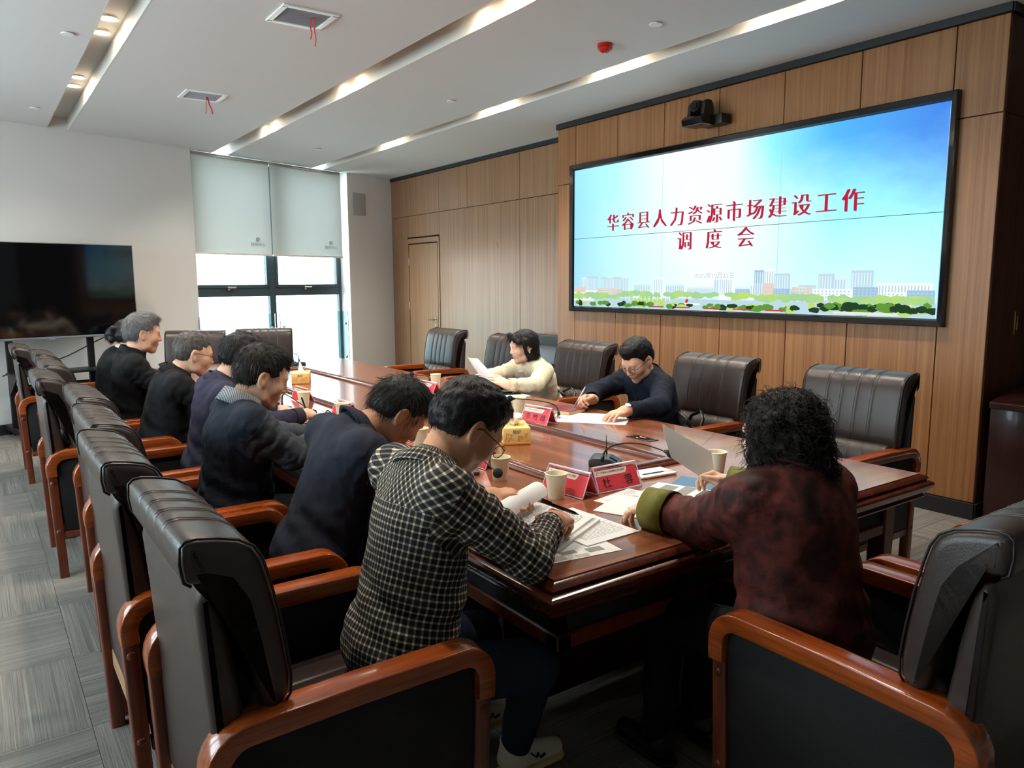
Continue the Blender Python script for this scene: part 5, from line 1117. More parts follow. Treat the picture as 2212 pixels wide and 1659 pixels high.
# ---- hair
def strands(V, Q, B, C, flow, n_, L, rad, lift, rng, jit=0.25, curl=0.0, segs=4):
    """thin tapered hairs lying along the flow direction over a hair cap"""
    N = vnorm(V, Q); cen = V[Q].mean(1); fn = N[Q].mean(1); pick = rng.choice(len(Q), n_, replace=len(Q) < n_); vs_ = []; fs = []
    for f in pick:
        p = cen[f]; nr = unit(fn[f]); fl = flow(p)+rng.normal(0, jit, 3); fl -= nr*(fl@nr); fl = unit(fl); l = L*rng.uniform(0.6, 1.3); sd = np.cross(nr, fl); base = len(vs_)
        ph = rng.uniform(0, 6.3); w = rad*rng.uniform(0.7, 1.3)
        for k in range(segs+1):
            s = k/segs; c = p+fl*l*s+nr*(lift*l*s*(1.2-0.7*s)-0.0008)+B[2]*(-0.12*l*s*s)
            if curl: c = c+sd*curl*math.sin(ph+s*7)+nr*curl*math.cos(ph+s*7)
            ww = w*(1-s)**0.6+1e-5
            vs_ += [c-sd*ww, c+nr*ww*1.1, c+sd*ww]
        for k in range(segs):
            a = base+3*k; b_ = a+3
            for i in range(3): j = (i+1) % 3; fs.append((a+i, a+j, b_+j, b_+i))
    return np.array(vs_), np.array(fs)
def hair_cap(B, C, X, sc, style, vox=0.0055):
    b = Blob(vox); E = lambda c, r_, k=0.015, sub=False: b.el(X(c), V3(r_)*sc, B, k, sub); Cn = lambda a, c, r1, r2, k=0.01, sub=False: b.rc(X(a), X(c), r1*sc, r2*sc, k, sub)
    t = style.get('t', 0.012)
    if style['kind'] == 'short':
        E((0, -0.016, 0.042), (0.076+t*0.55, 0.096+t*0.8, 0.083+t)); E((0, -0.045, 0.0), (0.070+t*0.3, 0.064+t*0.4, 0.066), 0.03)
        if style.get('top', 0): E((0.0, 0.030, 0.104), (0.056, 0.060, 0.020+style['top']), 0.03)
        E((0, 0.124, -0.024), (0.110, 0.072, 0.098), 0.012, True); E((0.058, 0.088, 0.040), (0.034, 0.036, 0.040), 0.012, True); E((-0.058, 0.088, 0.040), (0.034, 0.036, 0.040), 0.012, True)                     # face opening
        E((0, 0.05, -0.110), (0.14, 0.075, 0.085), 0.012, True)
        for s in (-1, 1): E((s*0.094, -0.002, -0.026), (0.034, 0.036, 0.056), 0.008, True)   # around the ears
        E((0, -0.080, -0.112), (0.14, 0.095, 0.060), 0.012, True)                     # nape
        if style.get('bald'): E((0.0, -0.050, 0.150), (0.030, 0.036, 0.030), 0.02, True)
        if style.get('bun'): E((0, -0.125, 0.0), (0.045, 0.042, 0.05), 0.01); E((0.03, -0.13, 0.035), (0.026, 0.026, 0.026), 0.01); E((-0.03, -0.14, -0.03), (0.028, 0.026, 0.028), 0.01); E((0.02, -0.12, -0.045), (0.028, 0.026, 0.028), 0.01)
    elif style['kind'] == 'bob':
        E((0, -0.018, 0.040), (0.086, 0.104, 0.088)); E((0, -0.030, -0.030), (0.088, 0.082, 0.092), 0.03); E((0, -0.055, -0.075), (0.074, 0.052, 0.055), 0.03)
        for s in (-1, 1): Cn((s*0.078, 0.018, 0.05), (s*0.080, 0.012, -0.055), 0.020, 0.014, 0.02)
        Cn((0.02, 0.085, 0.10), (-0.060, 0.066, 0.045), 0.018, 0.012, 0.02); Cn((0.02, 0.085, 0.10), (0.066, 0.060, 0.040), 0.018, 0.012, 0.02)
        E((0.010, 0.125, -0.030), (0.060, 0.075, 0.102), 0.012, True); E((0, 0.09, -0.13), (0.11, 0.085, 0.10), 0.012, True)
        for s in (1, -1): E((s*0.094, 0.004, -0.014), (0.022, 0.018, 0.036), 0.008, True)
    elif style['kind'] == 'curly':
        E((0, -0.020, 0.036), (0.094, 0.108, 0.088)); E((0, -0.035, -0.035), (0.108, 0.090, 0.095), 0.04); E((0, -0.050, -0.085), (0.100, 0.072, 0.060), 0.03)
        for s in (-1, 1): E((s*0.088, 0.012, -0.04), (0.040, 0.050, 0.095), 0.02)
        E((0, 0.135, -0.025), (0.066, 0.080, 0.110), 0.015, True)
        rg = random.Random(9)
        for k in range(70):
            a = rg.uniform(0, 2*math.pi); z = rg.uniform(-0.125, 0.06); fr = 0.096 if z > -0.02 else 0.108
            if math.sin(a) > 0.55: continue
            E((fr*math.cos(a), -0.03+0.088*math.sin(a), z), (rg.uniform(.014, .024),)*2+(rg.uniform(.016, .028),), 0.010)
    return b.mesh()
def flow_short(B, C, style):
    wh = V3(C)+V3((0.012, -0.055, 0.10))@B
    def f(p):
        l = B@(p-V3(C)); r_ = p-wh; r_ = r_/(np.linalg.norm(r_)+1e-6)
        fw = np.clip((l[2]-0.05)/0.05, 0, 1); side = np.sign(l[0])*0.25*fw
        return r_*0.8+fw*(B[1]*style.get('fw', 0.7)+B[0]*side)-(1-fw)*B[2]*0.9
    return f
# ---- clothing
def segdist(P, a, b):
    a, b = V3(a), V3(b); ba = b-a; h = np.clip(((P-a)@ba)/(ba@ba), 0, 1); return np.linalg.norm(P-a-h[:, None]*ba, axis=1), h
def garment(name, parent, O, J, m, o, vox=0.0085, sleeve=None, seed=1.0, bulk=1.0, deep=1.0, hem=0.0, wr=0.0055, short=False):
    """torso and sleeves as one cloth shell; uv per group for patterns; sleeve material from slot 1"""
    P, N = V3(J['P']), V3(J['N']); sp = unit(N-P); lat = unit(V3(J['sR'])-V3(J['sL'])); dep = unit(np.cross(sp, lat)); lat = np.cross(dep, sp); Bt = np.array([lat, dep, sp]); Lg = np.linalg.norm(N-P)
    b = Blob(vox); at = lambda s, f=0.0: P+sp*Lg*s+dep*f
    sh = (V3(J['sR'])+V3(J['sL']))/2
    b.el(at(0.0, -0.0), V3((0.185*bulk, 0.135*deep, 0.13+hem)), Bt, 0.05); b.el(at(0.26, 0.012), V3((0.172*bulk, 0.130*deep, 0.17)), Bt, 0.05)
    b.el(at(0.60, 0.0), V3((0.180*bulk, 0.118*deep, 0.17)), Bt, 0.06); b.el(at(0.78, -0.018), V3((0.165*bulk, 0.095*deep, 0.12)), Bt, 0.05)
    for s in ('R', 'L'): b.rc(sh+(N-sh)*0.55, V3(J['s'+s]), 0.062, 0.066*bulk, 0.05)
    b.rc(at(0.95, -0.02), at(1.02, -0.005), 0.066, 0.056, 0.04)
    for s in ('R', 'L'):
        a, e, w = V3(J['s'+s]), V3(J['e'+s]), V3(J['w'+s]); ee = e+(w-e)*0.04
        b.rc(a, e, 0.070*bulk**0.5, 0.056*o, 0.035); b.rc(e, e+(w-e)*0.78, 0.056*o, 0.042*o, 0.02)
    V, Q = b.mesh(); Nn = vnorm(V, Q)
    d = wr*fbm(V, 13, seed)+0.5*wr*fbm(V, 30, seed+5)
    for s in ('R', 'L'):                                     # gathered folds near the elbow and shoulder
        a, e, w = V3(J['s'+s]), V3(J['e'+s]), V3(J['w'+s])
        for c, axis, rad in ((e, unit(w-a), 0.11), (a+(e-a)*0.35, unit(e-a), 0.12), (e+(w-e)*0.8, unit(w-e), 0.07)):
            q = np.exp(-(np.linalg.norm(V-c, axis=1)/rad)**2); d += q*wr*0.9*np.sin((V-c)@axis*120+6*fbm(V[:1], 1)[0]+9*d/wr*0.4)
    q = np.exp(-(((V-P)@sp-0.10)/0.09)**2); d += q*wr*0.7*np.sin(((V-P)@sp)*70+((V-P)@lat)*25)
    V = V+Nn*d[:, None]
    # groups by face centre
    cen = V[Q].mean(1); D = []; tor = np.minimum.reduce([segdist(cen, at(0, 0), at(0.85, -0.01))[0]-0.135*bulk, segdist(cen, J['sR'], J['sL'])[0]-0.062])
    D.append(tor)
    segs = []
    for s in ('R', 'L'):
        d1, h1 = segdist(cen, J['s'+s], J['e'+s]); d2, h2 = segdist(cen, J['e'+s], J['w'+s]); D += [np.where(h1 > 0.02, d1-0.062, 9), d2-0.05]
    G = np.argmin(np.array(D), 0); uv = np.zeros((len(Q), 4, 2)); C4 = V[Q]
    l = (C4-P)@Bt.T; ang = np.arctan2(l[..., 0], -l[..., 1]); uv[..., 0] = ang*0.155; uv[..., 1] = l[..., 2]
    yk = ((cen-P)@sp > 0.80*Lg) & (G == 0); t0 = uv.copy(); uv[yk] = np.stack([(t0[..., 0]+t0[..., 1])*0.7071, (t0[..., 1]-t0[..., 0])*0.7071], -1)[yk]
    for gi, (s, a, b_) in enumerate((('R', 's', 'e'), ('R', 'e', 'w'), ('L', 's', 'e'), ('L', 'e', 'w')), 1):
        A, E_ = V3(J[a+s]), V3(J[b_+s]); ax = unit(E_-A); r1 = unit(np.cross(ax, (0, 0, 1))); r2 = np.cross(ax, r1); k = G == gi; ll = C4[k]-A
        uv[k, :, 1] = ll@ax+(0.0 if a == 's' else np.linalg.norm(V3(J['e'+s])-V3(J['s'+s]))); an = np.arctan2(ll@r1, ll@r2); an = np.where(an-an[:, :1] > math.pi, an-2*math.pi, np.where(an-an[:, :1] < -math.pi, an+2*math.pi, an)); uv[k, :, 0] = an*0.055
    mi = (G > 0).astype(int) if sleeve else None
    return npmesh(name, V, Q, [m, sleeve] if sleeve else m, parent, O, mi, uv), Bt
def ring_cloth(name, parent, O, c0, c1, r0, r1, m, th=0.006, n_=28, fold=0.0, front=None, gap=0.0, uvs=True):
    """a band (collar, cuff) between two centres with elliptical section and thickness; optional opening towards front"""
    c0, c1 = V3(c0), V3(c1); ax = unit(c1-c0); f = unit(front-ax*(V3(front)@ax)) if front is not None else unit(np.cross(ax, (0.3, 0.5, 0.8))); s = np.cross(ax, f)
    prof = [(0, 0), (0.5, 0.001), (1, 0.0), (1.02, th), (0.5, th+fold*0.5), (0.0, th+fold)]; vs_ = []; fs = []; uv = []
    A = [gap/2+(2*math.pi-gap)*k/(n_-1) for k in range(n_)] if gap else [2*math.pi*k/n_ for k in range(n_)]
    for a in A:
        for q, o in prof:
            c = c0+(c1-c0)*q; r_ = r0+(r1-r0)*q+o; wob = 1+0.02*math.sin(5*a)
            vs_.append(c+(f*math.cos(a)*1.0+s*math.sin(a)*0.98)*r_*wob)
            uv.append((a*r0, q*np.linalg.norm(c1-c0)))
    m_ = len(prof); L = len(A)
    for i in range(L if not gap else L-1):
        for k in range(m_): a, b_ = i*m_+k, i*m_+(k+1) % m_; c, d = ((i+1) % L)*m_+(k+1) % m_, ((i+1) % L)*m_+k; fs.append((a, b_, c, d))
    Q = np.array(fs); UV = np.array(uv)[Q]
    return npmesh(name, np.array(vs_), Q, m, parent, O, None, UV)
def trousers(parent, O, J, m, fwd, vox=0.012):
    P = V3(J['P']); f = unit((fwd[0], fwd[1], 0)); r_ = V3((f[1], -f[0], 0)); b = Blob(vox)
    b.el(P+V3((0, 0, -0.02)), V3((0.165, 0.13, 0.10)), np.array([r_, f, (0, 0, 1)]), 0.05)
    for s, q in (('R', 1), ('L', -1)):
        h = P+r_*0.09*q+V3((0, 0, -0.045)); k = V3(J.get('k'+s, h+f*0.42+V3((0, 0, -0.03)))); a = V3(J.get('a'+s, (k[0]+f[0]*0.02, k[1]+f[1]*0.02, 0.10)))
        J['k'+s] = k; J['a'+s] = a
        b.rc(h, k, 0.088, 0.066, 0.04); b.rc(k, a, 0.064, 0.048, 0.03)
    V, Q = b.mesh(); Nn = vnorm(V, Q); V = V+Nn*(0.006*fbm(V, 11, 3.3))[:, None]
    return npmesh('trousers', V, Q, m, parent, O)
def shoe(parent, O, a, f, m_up, m_sole, trim=None, pitch=0.0):
    f = unit((f[0], f[1], -math.tan(R(pitch)))); B = basis(f); a = V3(a); base = a+V3((0, 0, -0.075)); X = lambda p: base+V3(p)@B
    b = Blob(0.006); b.el(X((0, -0.01, 0.035)), (0.036, 0.052, 0.036), B, 0.02); b.rc(X((0, 0.02, 0.030)), X((0, 0.145, 0.012)), 0.038, 0.030, 0.03); b.rc(X((0, -0.01, 0.04)), X((0, -0.012, 0.085)), 0.040, 0.038, 0.02)
    V, Q = b.mesh(); o = npmesh('shoe', V, Q, m_up, parent, O)
    b = Blob(0.006); b.rc(X((0, -0.035, -0.012)), X((0, 0.14, -0.014)), 0.038, 0.040, 0.01); 
    V, Q = b.mesh(); l = (V-base)@B.T; l[:, 2] = -0.012+(l[:, 2]+0.012)*0.38; V = base+l@B; npmesh('sole', V, Q, m_sole, o, O)
    if trim:
        for sx in (1, -1):
            bb = BM(); P_ = [(sx*0.034, 0.030, 0.050), (sx*0.0395, 0.050, 0.030), (sx*0.0385, 0.058, 0.040), (sx*0.037, 0.066, 0.022), (sx*0.036, 0.085, 0.028)]
            tube(bb, [Vector(X(p))-Vector(O) for p in P_], 0.006, 6, sx=0.4); done('stripe_trim', bb, trim, o)
def glasses(parent, O, X, sc=1.0, m='glasses_metal'):
    b = BM(); T = lambda p: Vector(X(p))-Vector(O)
    for s in (-1, 1): tube(b, [T((s*(0.033+0.025*math.cos(a)), 0.112-0.004*abs(math.cos(a)), 0.000+0.019*math.sin(a))) for a in [2*math.pi*k/24 for k in range(25)]], 0.0012, 6, cap=False)
    tube(b, [T((-0.009, 0.114, 0.004)), T((0, 0.117, 0.008)), T((0.009, 0.114, 0.004))], 0.0012, 6)
    for s in (-1, 1): tube(b, [T((s*0.058, 0.108, 0.006)), T((s*0.074, 0.085, 0.008)), T((s*0.083, 0.0, 0.010)), T((s*0.082, -0.022, -0.004))], 0.0016, 6)
    g = done('glasses', b, m, parent, None, None, 60)
    for s in (-1, 1):
        b = BM(); c = b.verts.new(T((s*0.033, 0.1125, 0))); r_ = [b.verts.new(T((s*(0.033+0.025*math.cos(a)), 0.112-0.004*abs(math.cos(a)), 0.019*math.sin(a)))) for a in [2*math.pi*k/24 for k in range(24)]]
        for k in range(24): b.faces.new((c, r_[k], r_[(k+1) % 24]))
        done('lens', b, 'lens_glass', g)
def person(key, label, J, fwd, hdir, hup=(0, 0, 1), skin='skin', hair=None, hairm='hair_black', top='jacket_black', sleeve=None, sc=1.0, fem=False, bulk=1.0, deep=1.0, collar=None, hands=None, legs='trousers_dark', specs=False, wide=1.0, seed=1.0, sl_w=1.0, shoes=('shoe_black', 'shoe_black', None), hem=0.0, cuffs=None, gname='jacket', hn=1300, face=True, gvox=0.0085):
    O = (J['P'][0], J['P'][1], 0.0)
    root = thing('person', label, 'person', O)
    C = V3(J['H']); B = basis(hdir, hup)
    hb, X = head_blob(B, C, J['N'], 0.0042, fem, wide, sc)
    V, Q = hb.mesh(); cen = V[Q].mean(1); mi = np.zeros(len(Q), int); l = (cen-C)@B.T/sc
    lipz = (np.abs(l[:, 0]) < 0.0225*(1-((l[:, 2]+0.0615)/0.013)**2*0.4)) & (np.abs(l[:, 2]+0.0615) < 0.0105) & (l[:, 1] > 0.081); mi[lipz] = 1
    parts = [(V, Q, mi)]
    inner = Blob(0.016); P, N = V3(J['P']), V3(J['N']); inner.rc(P, P+(N-P)*0.8, 0.10, 0.09, 0.04); inner.rc(P+(N-P)*0.8, N, 0.08, 0.05, 0.04); inner.rc(J['sR'], J['sL'], 0.04, 0.04, 0.04)
    for s in 'RL': inner.rc(J['s'+s], J['e'+s], 0.042, 0.036, 0.02); inner.rc(J['e'+s], J['w'+s], 0.034, 0.026, 0.02)
    V, Q = inner.mesh(); parts.append((V, Q, np.zeros(len(Q), int)))
    tips = {}
    for s, sd in (('R', 1), ('L', -1)):
        hs = dict((hands or {}).get(s, {})); d = hs.pop('d', V3(J['w'+s])-V3(J['e'+s])); up = hs.pop('up', (0, 0, 1)); hb2 = Blob(0.0034)
        hX, tp = hand_blob(hb2, J['w'+s], d, up, -sd, sc=1.06 if not fem else 0.94, **hs); tips[s] = tp; hb2.rc(J['w'+s], V3(J['w'+s])+(V3(J['e'+s])-V3(J['w'+s]))*0.35, 0.026, 0.030, 0.02)
        V, Q = hb2.mesh(); parts.append((V, Q, np.zeros(len(Q), int)))
    Vs = []; Qs = []; Ms = []; o_ = 0
    for V, Q, mm in parts: Vs.append(V); Qs.append(Q+o_); Ms.append(mm); o_ += len(V)
    npmesh('body', np.concatenate(Vs), np.concatenate(Qs), [skin, skin+'_lip'], root, O, np.concatenate(Ms))
    # face details
    if face:
        for s in (-1, 1):
            b = BM(); T = lambda p: Vector(X(p))-Vector(O)
            tube(b, [T((s*(0.014+0.032*k/6), 0.0925-0.011*(k/6)**2, 0.0225+0.006*math.sin(k/6*2.6)-(0.004 if k == 6 else 0))) for k in range(7)], [0.0014+0.0018*math.sin(math.pi*(k+0.6)/7.2)*(0.8 if fem else 1.1) for k in range(7)], 6); done('eyebrow', b, hairm if hairm != 'hair_grey' else 'hair_dark_grey', root, None, None, 60)
            b = BM(); tube(b, [T((s*(0.0185+0.026*k/6), 0.0900-0.007*((k/6-0.4)**2)*2.2, 0.0015-0.004*math.sin(math.pi*k/6))) for k in range(7)], [0.0006+0.0010*math.sin(math.pi*(k+0.5)/7) for k in range(7)], 5); done('lash_line', b, 'iris', root)
    # hair
    if hair:
        Vh, Qh = hair_cap(B, C, X, sc, hair); Nn = vnorm(Vh, Qh); Vh = Vh+Nn*((0.0035 if hair['kind'] != 'curly' else 0.006)*fbm(Vh, 55, seed))[:, None]
        rng = np.random.default_rng(int(seed*100))
        if hair['kind'] == 'curly': fl = lambda p: -B[2]*1.0+0.3*unit(p-C); Sv, Sq = strands(Vh, Qh, B, C, fl, hn, 0.052, 0.0013, 0.22, rng, 0.55, 0.0085, 12)
        elif hair['kind'] == 'bob': fl = lambda p: -B[2]*1.2+0.25*(p-C)/0.1+(B[1]*0.3 if ((p-C)@B[2]) > 0.07 else 0); Sv, Sq = strands(Vh, Qh, B, C, fl, hn, 0.06, 0.0008, 0.02, rng, 0.06)
        else: Sv, Sq = strands(Vh, Qh, B, C, flow_short(B, C, hair), hn, hair.get('L', 0.026), 0.0008, hair.get('lift', 0.30), rng, hair.get('jit', 0.28))
        mi = np.zeros(len(Qh)+len(Sq), int); gl = hair.get('grey', 0)
        if gl: per = len(Sq)//hn; gm = rng.random(hn) < gl; mi[len(Qh):] = np.repeat(gm, per).astype(int)
        npmesh('hair', np.concatenate([Vh, Sv]), np.concatenate([Qh, Sq+len(Vh)]), [hairm, 'hair_strand_light'], root, O, mi)
    # clothes
    g, Bt = garment(gname, root, O, J, top, sl_w, gvox, sleeve, seed, bulk, deep, hem)
    if legs: trousers(root, O, J, legs, fwd)
    f3 = V3((fwd[0], fwd[1], 0))
    if collar:
        nk = unit(X((0, -0.03, -0.06))-N); c0 = N+nk*collar.get('dz', 0.0)-f3*0.008; ring_cloth('collar', root, O, c0, c0+nk*collar.get('h', 0.04), collar.get('r0', 0.080), collar.get('r1', 0.070), collar['m'], 0.006, fold=collar.get('fold', 0.0), front=f3, gap=collar.get('gap', 0.5))
    for s in 'RL':
        w, e = V3(J['w'+s]), V3(J['e'+s]); ax = unit(w-e); cf = (cuffs or {}).get(s, (cuffs or {}).get('both'))
        if cf: ring_cloth('cuff', root, O, w-ax*cf[2], w+ax*cf[3], cf[0], cf[1], cf[4], 0.004)
    if legs:
        for s in 'RL': shoe(root, O, J['a'+s], J.get('f'+s, fwd), *shoes, pitch=J.get('p'+s, 0.0))
    if specs: glasses(root, O, X, sc)
    return root, X, tips, B
POSE = {
 'check': dict(P=(.825,1.69,.57), N=(.955,1.715,1.005), H=(1.075,1.735,1.105), sR=(.905,1.545,.985), sL=(.94,1.90,.975), eR=(1.085,1.455,.815), eL=(1.13,1.98,.82), wR=(1.25,1.585,.84), wL=(1.23,1.88,.845),
      kR=(1.175,1.56,.46), aR=(1.235,1.735,.115), kL=(1.16,1.82,.45), aL=(1.20,1.93,.16)),
 'suit': dict(P=(.885,2.45,.57), N=(1.065,2.44,.985), H=(1.215,2.43,1.03), sR=(1.01,2.27,.945), sL=(1.02,2.62,.95), eR=(1.17,2.20,.815), eL=(1.2,2.72,.815), wR=(1.38,2.33,.80), wL=(1.40,2.58,.80)),
 'vest': dict(P=(.80,3.12,.57), N=(.86,3.12,1.005), H=(.950,3.12,1.115), sR=(.845,2.94,.955), sL=(.86,3.30,.955), eR=(1.00,2.93,.82), eL=(1.05,3.38,.82), wR=(1.195,3.20,.80), wL=(1.26,3.34,.80)),
 'purple': dict(P=(.92,3.96,.57), N=(1.0,3.94,1.0), H=(1.095,3.92,1.115), sR=(.97,3.76,.95), sL=(.98,4.12,.95), eR=(1.13,3.70,.815), eL=(1.15,4.2,.815), wR=(1.355,3.82,.81), wL=(1.34,4.10,.80)),
 'glasses': dict(P=(.82,4.70,.57), N=(.93,4.68,.98), H=(1.03,4.66,1.09), sR=(.905,4.50,.93), sL=(.92,4.86,.93), eR=(1.05,4.44,.815), eL=(1.1,4.94,.815), wR=(1.25,4.55,.80), wL=(1.27,4.80,.80)),
 'grey': dict(P=(.785,5.42,.57), N=(.825,5.41,1.045), H=(.89,5.40,1.175), sR=(.80,5.23,.985), sL=(.80,5.60,.985), eR=(.95,5.17,.82), eL=(.97,5.66,.82), wR=(1.19,5.30,.80), wL=(1.19,5.55,.80)),
 'bun': dict(P=(.75,6.12,.55), N=(.83,6.10,.99), H=(.915,6.08,1.115), sR=(.82,5.95,.93), sL=(.82,6.25,.93), eR=(.97,5.9,.815), eL=(.99,6.3,.815), wR=(1.18,6.0,.80), wL=(1.18,6.2,.80)),
 'cream': dict(P=(3.47,4.45,.56), N=(3.26,4.36,.905), H=(3.185,4.355,1.040), sR=(3.235,4.50,.865), sL=(3.25,4.20,.865), eR=(3.05,4.56,.81), eL=(3.03,4.01,.81), wR=(2.865,4.41,.825), wL=(2.835,4.06,.825)),
 'navy': dict(P=(3.45,3.26,.56), N=(3.30,3.255,.935), H=(3.195,3.225,1.035), sR=(3.275,3.42,.885), sL=(3.27,3.085,.885), eR=(3.06,3.47,.815), eL=(3.03,2.88,.815), wR=(2.905,3.30,.815), wL=(2.815,2.915,.81)),
 'maroon': dict(P=(1.745,1.11,.57), N=(1.745,1.19,.975), H=(1.79,1.25,1.08), sR=(1.89,1.165,.93), sL=(1.60,1.21,.93), eR=(2.07,1.37,.82), eL=(1.66,1.39,.815), wR=(1.99,1.56,.835), wL=(1.635,1.555,.815)),
}
FX = (1, 0); FN = (-1, 0)
WRITE = dict(curl=(50, 60, 35), spread=2, thumb=(38, -8), pinch=True); FLAT = dict(curl=(14, 12, 8), spread=7); REST = dict(curl=(28, 28, 18), spread=4); GRIP = dict(curl=(40, 45, 30), spread=2, thumb=(30, 5))
# 1 checked shirt
r1, X1, T1, B1 = person('check', 'person in a black and cream checked shirt and jeans, bent over a booklet', POSE['check'], FX, (0.72, -0.06, -0.62), skin='skin_tan', hair=dict(kind='short', t=0.015, top=0.002, fw=0.5, L=0.024, lift=0.03, jit=0.14), hairm='hair_black', top='check_shirt', bulk=1.0, deep=1.0,
    collar=dict(m='check_shirt', h=0.042, r0=0.086, r1=0.074, fold=0.006, dz=-0.012, gap=0.8), hands=dict(R=dict(d=(0.78, 0.42, -0.05), up=(-0.35, -0.45, 0.8), **WRITE), L=dict(d=(0.8, -0.3, 0.1), **REST)), legs='denim', specs=True, seed=1.3, shoes=('shoe_cream', 'shoe_sole', 'shoe_dark'), gname='checked_shirt', hn=2600, cuffs=dict(both=(0.039, 0.036, 0.06, -0.012, 'check_shirt')), gvox=0.0075)
# 2 dark suit
r2, X2, T2, B2 = person('suit', 'person in a dark navy suit bending low over the table', POSE['suit'], FX, (0.66, -0.10, -0.72), skin='skin_tan', hair=dict(kind='short', t=0.012, top=0.006, fw=1.0, L=0.042, lift=0.42, jit=0.30), hairm='hair_black', top='suit_navy', bulk=1.03, collar=dict(m='suit_navy', h=0.035, r0=0.088, r1=0.072, fold=0.008, dz=-0.01, gap=0.9), hands=dict(both=REST), seed=2.1, gname='suit_jacket', hn=2000)
# 3 knitted vest
r3, X3, T3, B3 = person('vest', 'person in a navy knitted vest with grey sleeves and ribbed grey collar', POSE['vest'], FX, (0.86, -0.10, -0.36), skin='skin', hair=dict(kind='short', t=0.015, top=0.004, fw=0.6, L=0.032, lift=0.28, jit=0.26, grey=0.05), hairm='hair_brown', top='vest_navy', sleeve='sleeve_grey', bulk=1.08, deep=1.08, collar=dict(m='knit_collar', h=0.062, r0=0.090, r1=0.078, dz=-0.012, gap=0.3), seed=3.4, gname='vest', sl_w=1.12, gvox=0.0055, cuffs=dict(both=(0.044, 0.040, 0.06, -0.01, 'knit_collar')), hn=2000)
# 4 purple navy jacket
r4, X4, T4, B4 = person('purple', 'person in a purple navy jacket writing with a black pen', POSE['purple'], FX, (0.84, -0.05, -0.42), skin='skin', hair=dict(kind='short', t=0.013, top=0.004, fw=1.0, L=0.04, lift=0.12, jit=0.18), hairm='hair_black', top='jacket_purple', bulk=1.02, collar=dict(m='jacket_purple', h=0.04, r0=0.086, r1=0.074, dz=-0.01), hands=dict(R=dict(d=(0.8, 0.45, 0.05), up=(-0.3, -0.5, 0.8), **WRITE)), seed=4.2, cuffs=dict(both=(0.044, 0.042, 0.07, -0.012, 'jacket_purple')), hn=1500)
# 5 glasses, thinning hair
r5, X5, T5, B5 = person('glasses', 'person with glasses and thinning grey hair in a plain black jacket', POSE['glasses'], FX, (0.90, -0.04, -0.24), skin='skin', hair=dict(kind='short', t=0.008, fw=0.7, L=0.022, lift=0.2, jit=0.25, grey=0.35, bald=True), hairm='hair_dark_grey', top='jacket_black', bulk=1.02, collar=dict(m='jacket_black', h=0.035, r0=0.088, r1=0.076, dz=-0.012, fold=0.006), specs=True, seed=5.5, hn=1300)
# 6 grey hair
r6, X6, T6, B6 = person('grey', 'upright person with swept grey hair in a black stand collar jacket', POSE['grey'], FX, (0.97, -0.06, -0.14), skin='skin', hair=dict(kind='short', t=0.013, top=0.012, fw=1.0, L=0.036, lift=0.30, jit=0.22, grey=0.45), hairm='hair_grey', top='jacket_black', bulk=1.0, collar=dict(m='jacket_black', h=0.05, r0=0.082, r1=0.074, dz=-0.008, gap=0.35), seed=6.6, hn=1700)
# 7 behind, only the bun shows
r7, X7, T7, B7 = person('bun', 'person with a black hair bun, hidden behind the grey haired person', POSE['bun'], FX, (0.95, 0.0, -0.25), skin='skin_fair', hair=dict(kind='short', t=0.014, L=0.03, lift=0.05, bun=True), hairm='hair_black', top='jacket_black', fem=True, bulk=0.9, seed=7.7, hn=900, sc=0.95)
# 8 cream jacket
r8, X8, T8, B8 = person('cream', 'person with a black bob in a cream knitted jacket, reading a held sheet', POSE['cream'], FN, (-0.93, 0.16, -0.16), skin='skin_fair', hair=dict(kind='bob'), hairm='hair_black', top='cream_knit', fem=True, bulk=0.90, deep=0.95, sc=0.95, seed=8.8, collar=dict(m='inner_cream', h=0.030, r0=0.060, r1=0.052, dz=0.0, gap=0.0), hands=dict(L=dict(d=(-0.55, 0.70, 0.42), up=(-0.5, -0.2, 0.8), curl=(16, 14, 10), spread=3, thumb=(30, 5)), R=dict(d=(-0.75, -0.25, 0.25), up=(-0.2, 0.5, 0.8), **GRIP)), gname='knitted_jacket', cuffs=dict(both=(0.042, 0.040, 0.06, -0.012, 'cream_knit')), hn=2200)
# 9 navy, glasses, watch
r9, X9, T9, B9 = person('navy', 'person with glasses and wrist watch in a navy zip jacket, writing', POSE['navy'], FN, (-0.80, -0.10, -0.50), skin='skin', hair=dict(kind='short', t=0.013, top=0.008, fw=0.8, L=0.017, lift=0.30, jit=0.22), hairm='hair_black', top='jacket_navy', bulk=0.97, collar=dict(m='jacket_navy', h=0.035, r0=0.086, r1=0.080, dz=-0.012, fold=0.006, gap=1.2), specs=True, hands=dict(R=dict(d=(-0.80, -0.05, 0.10), up=(0.2, 0.65, 0.7), **WRITE), L=dict(d=(-0.93, 0.12, -0.14), up=(-0.1, 0, 1), curl=(22, 20, 14), spread=9, thumb=(45, 20))), seed=9.9, gname='zip_jacket', hn=1800, cuffs=dict(both=(0.043, 0.042, 0.06, -0.014, 'jacket_navy')))
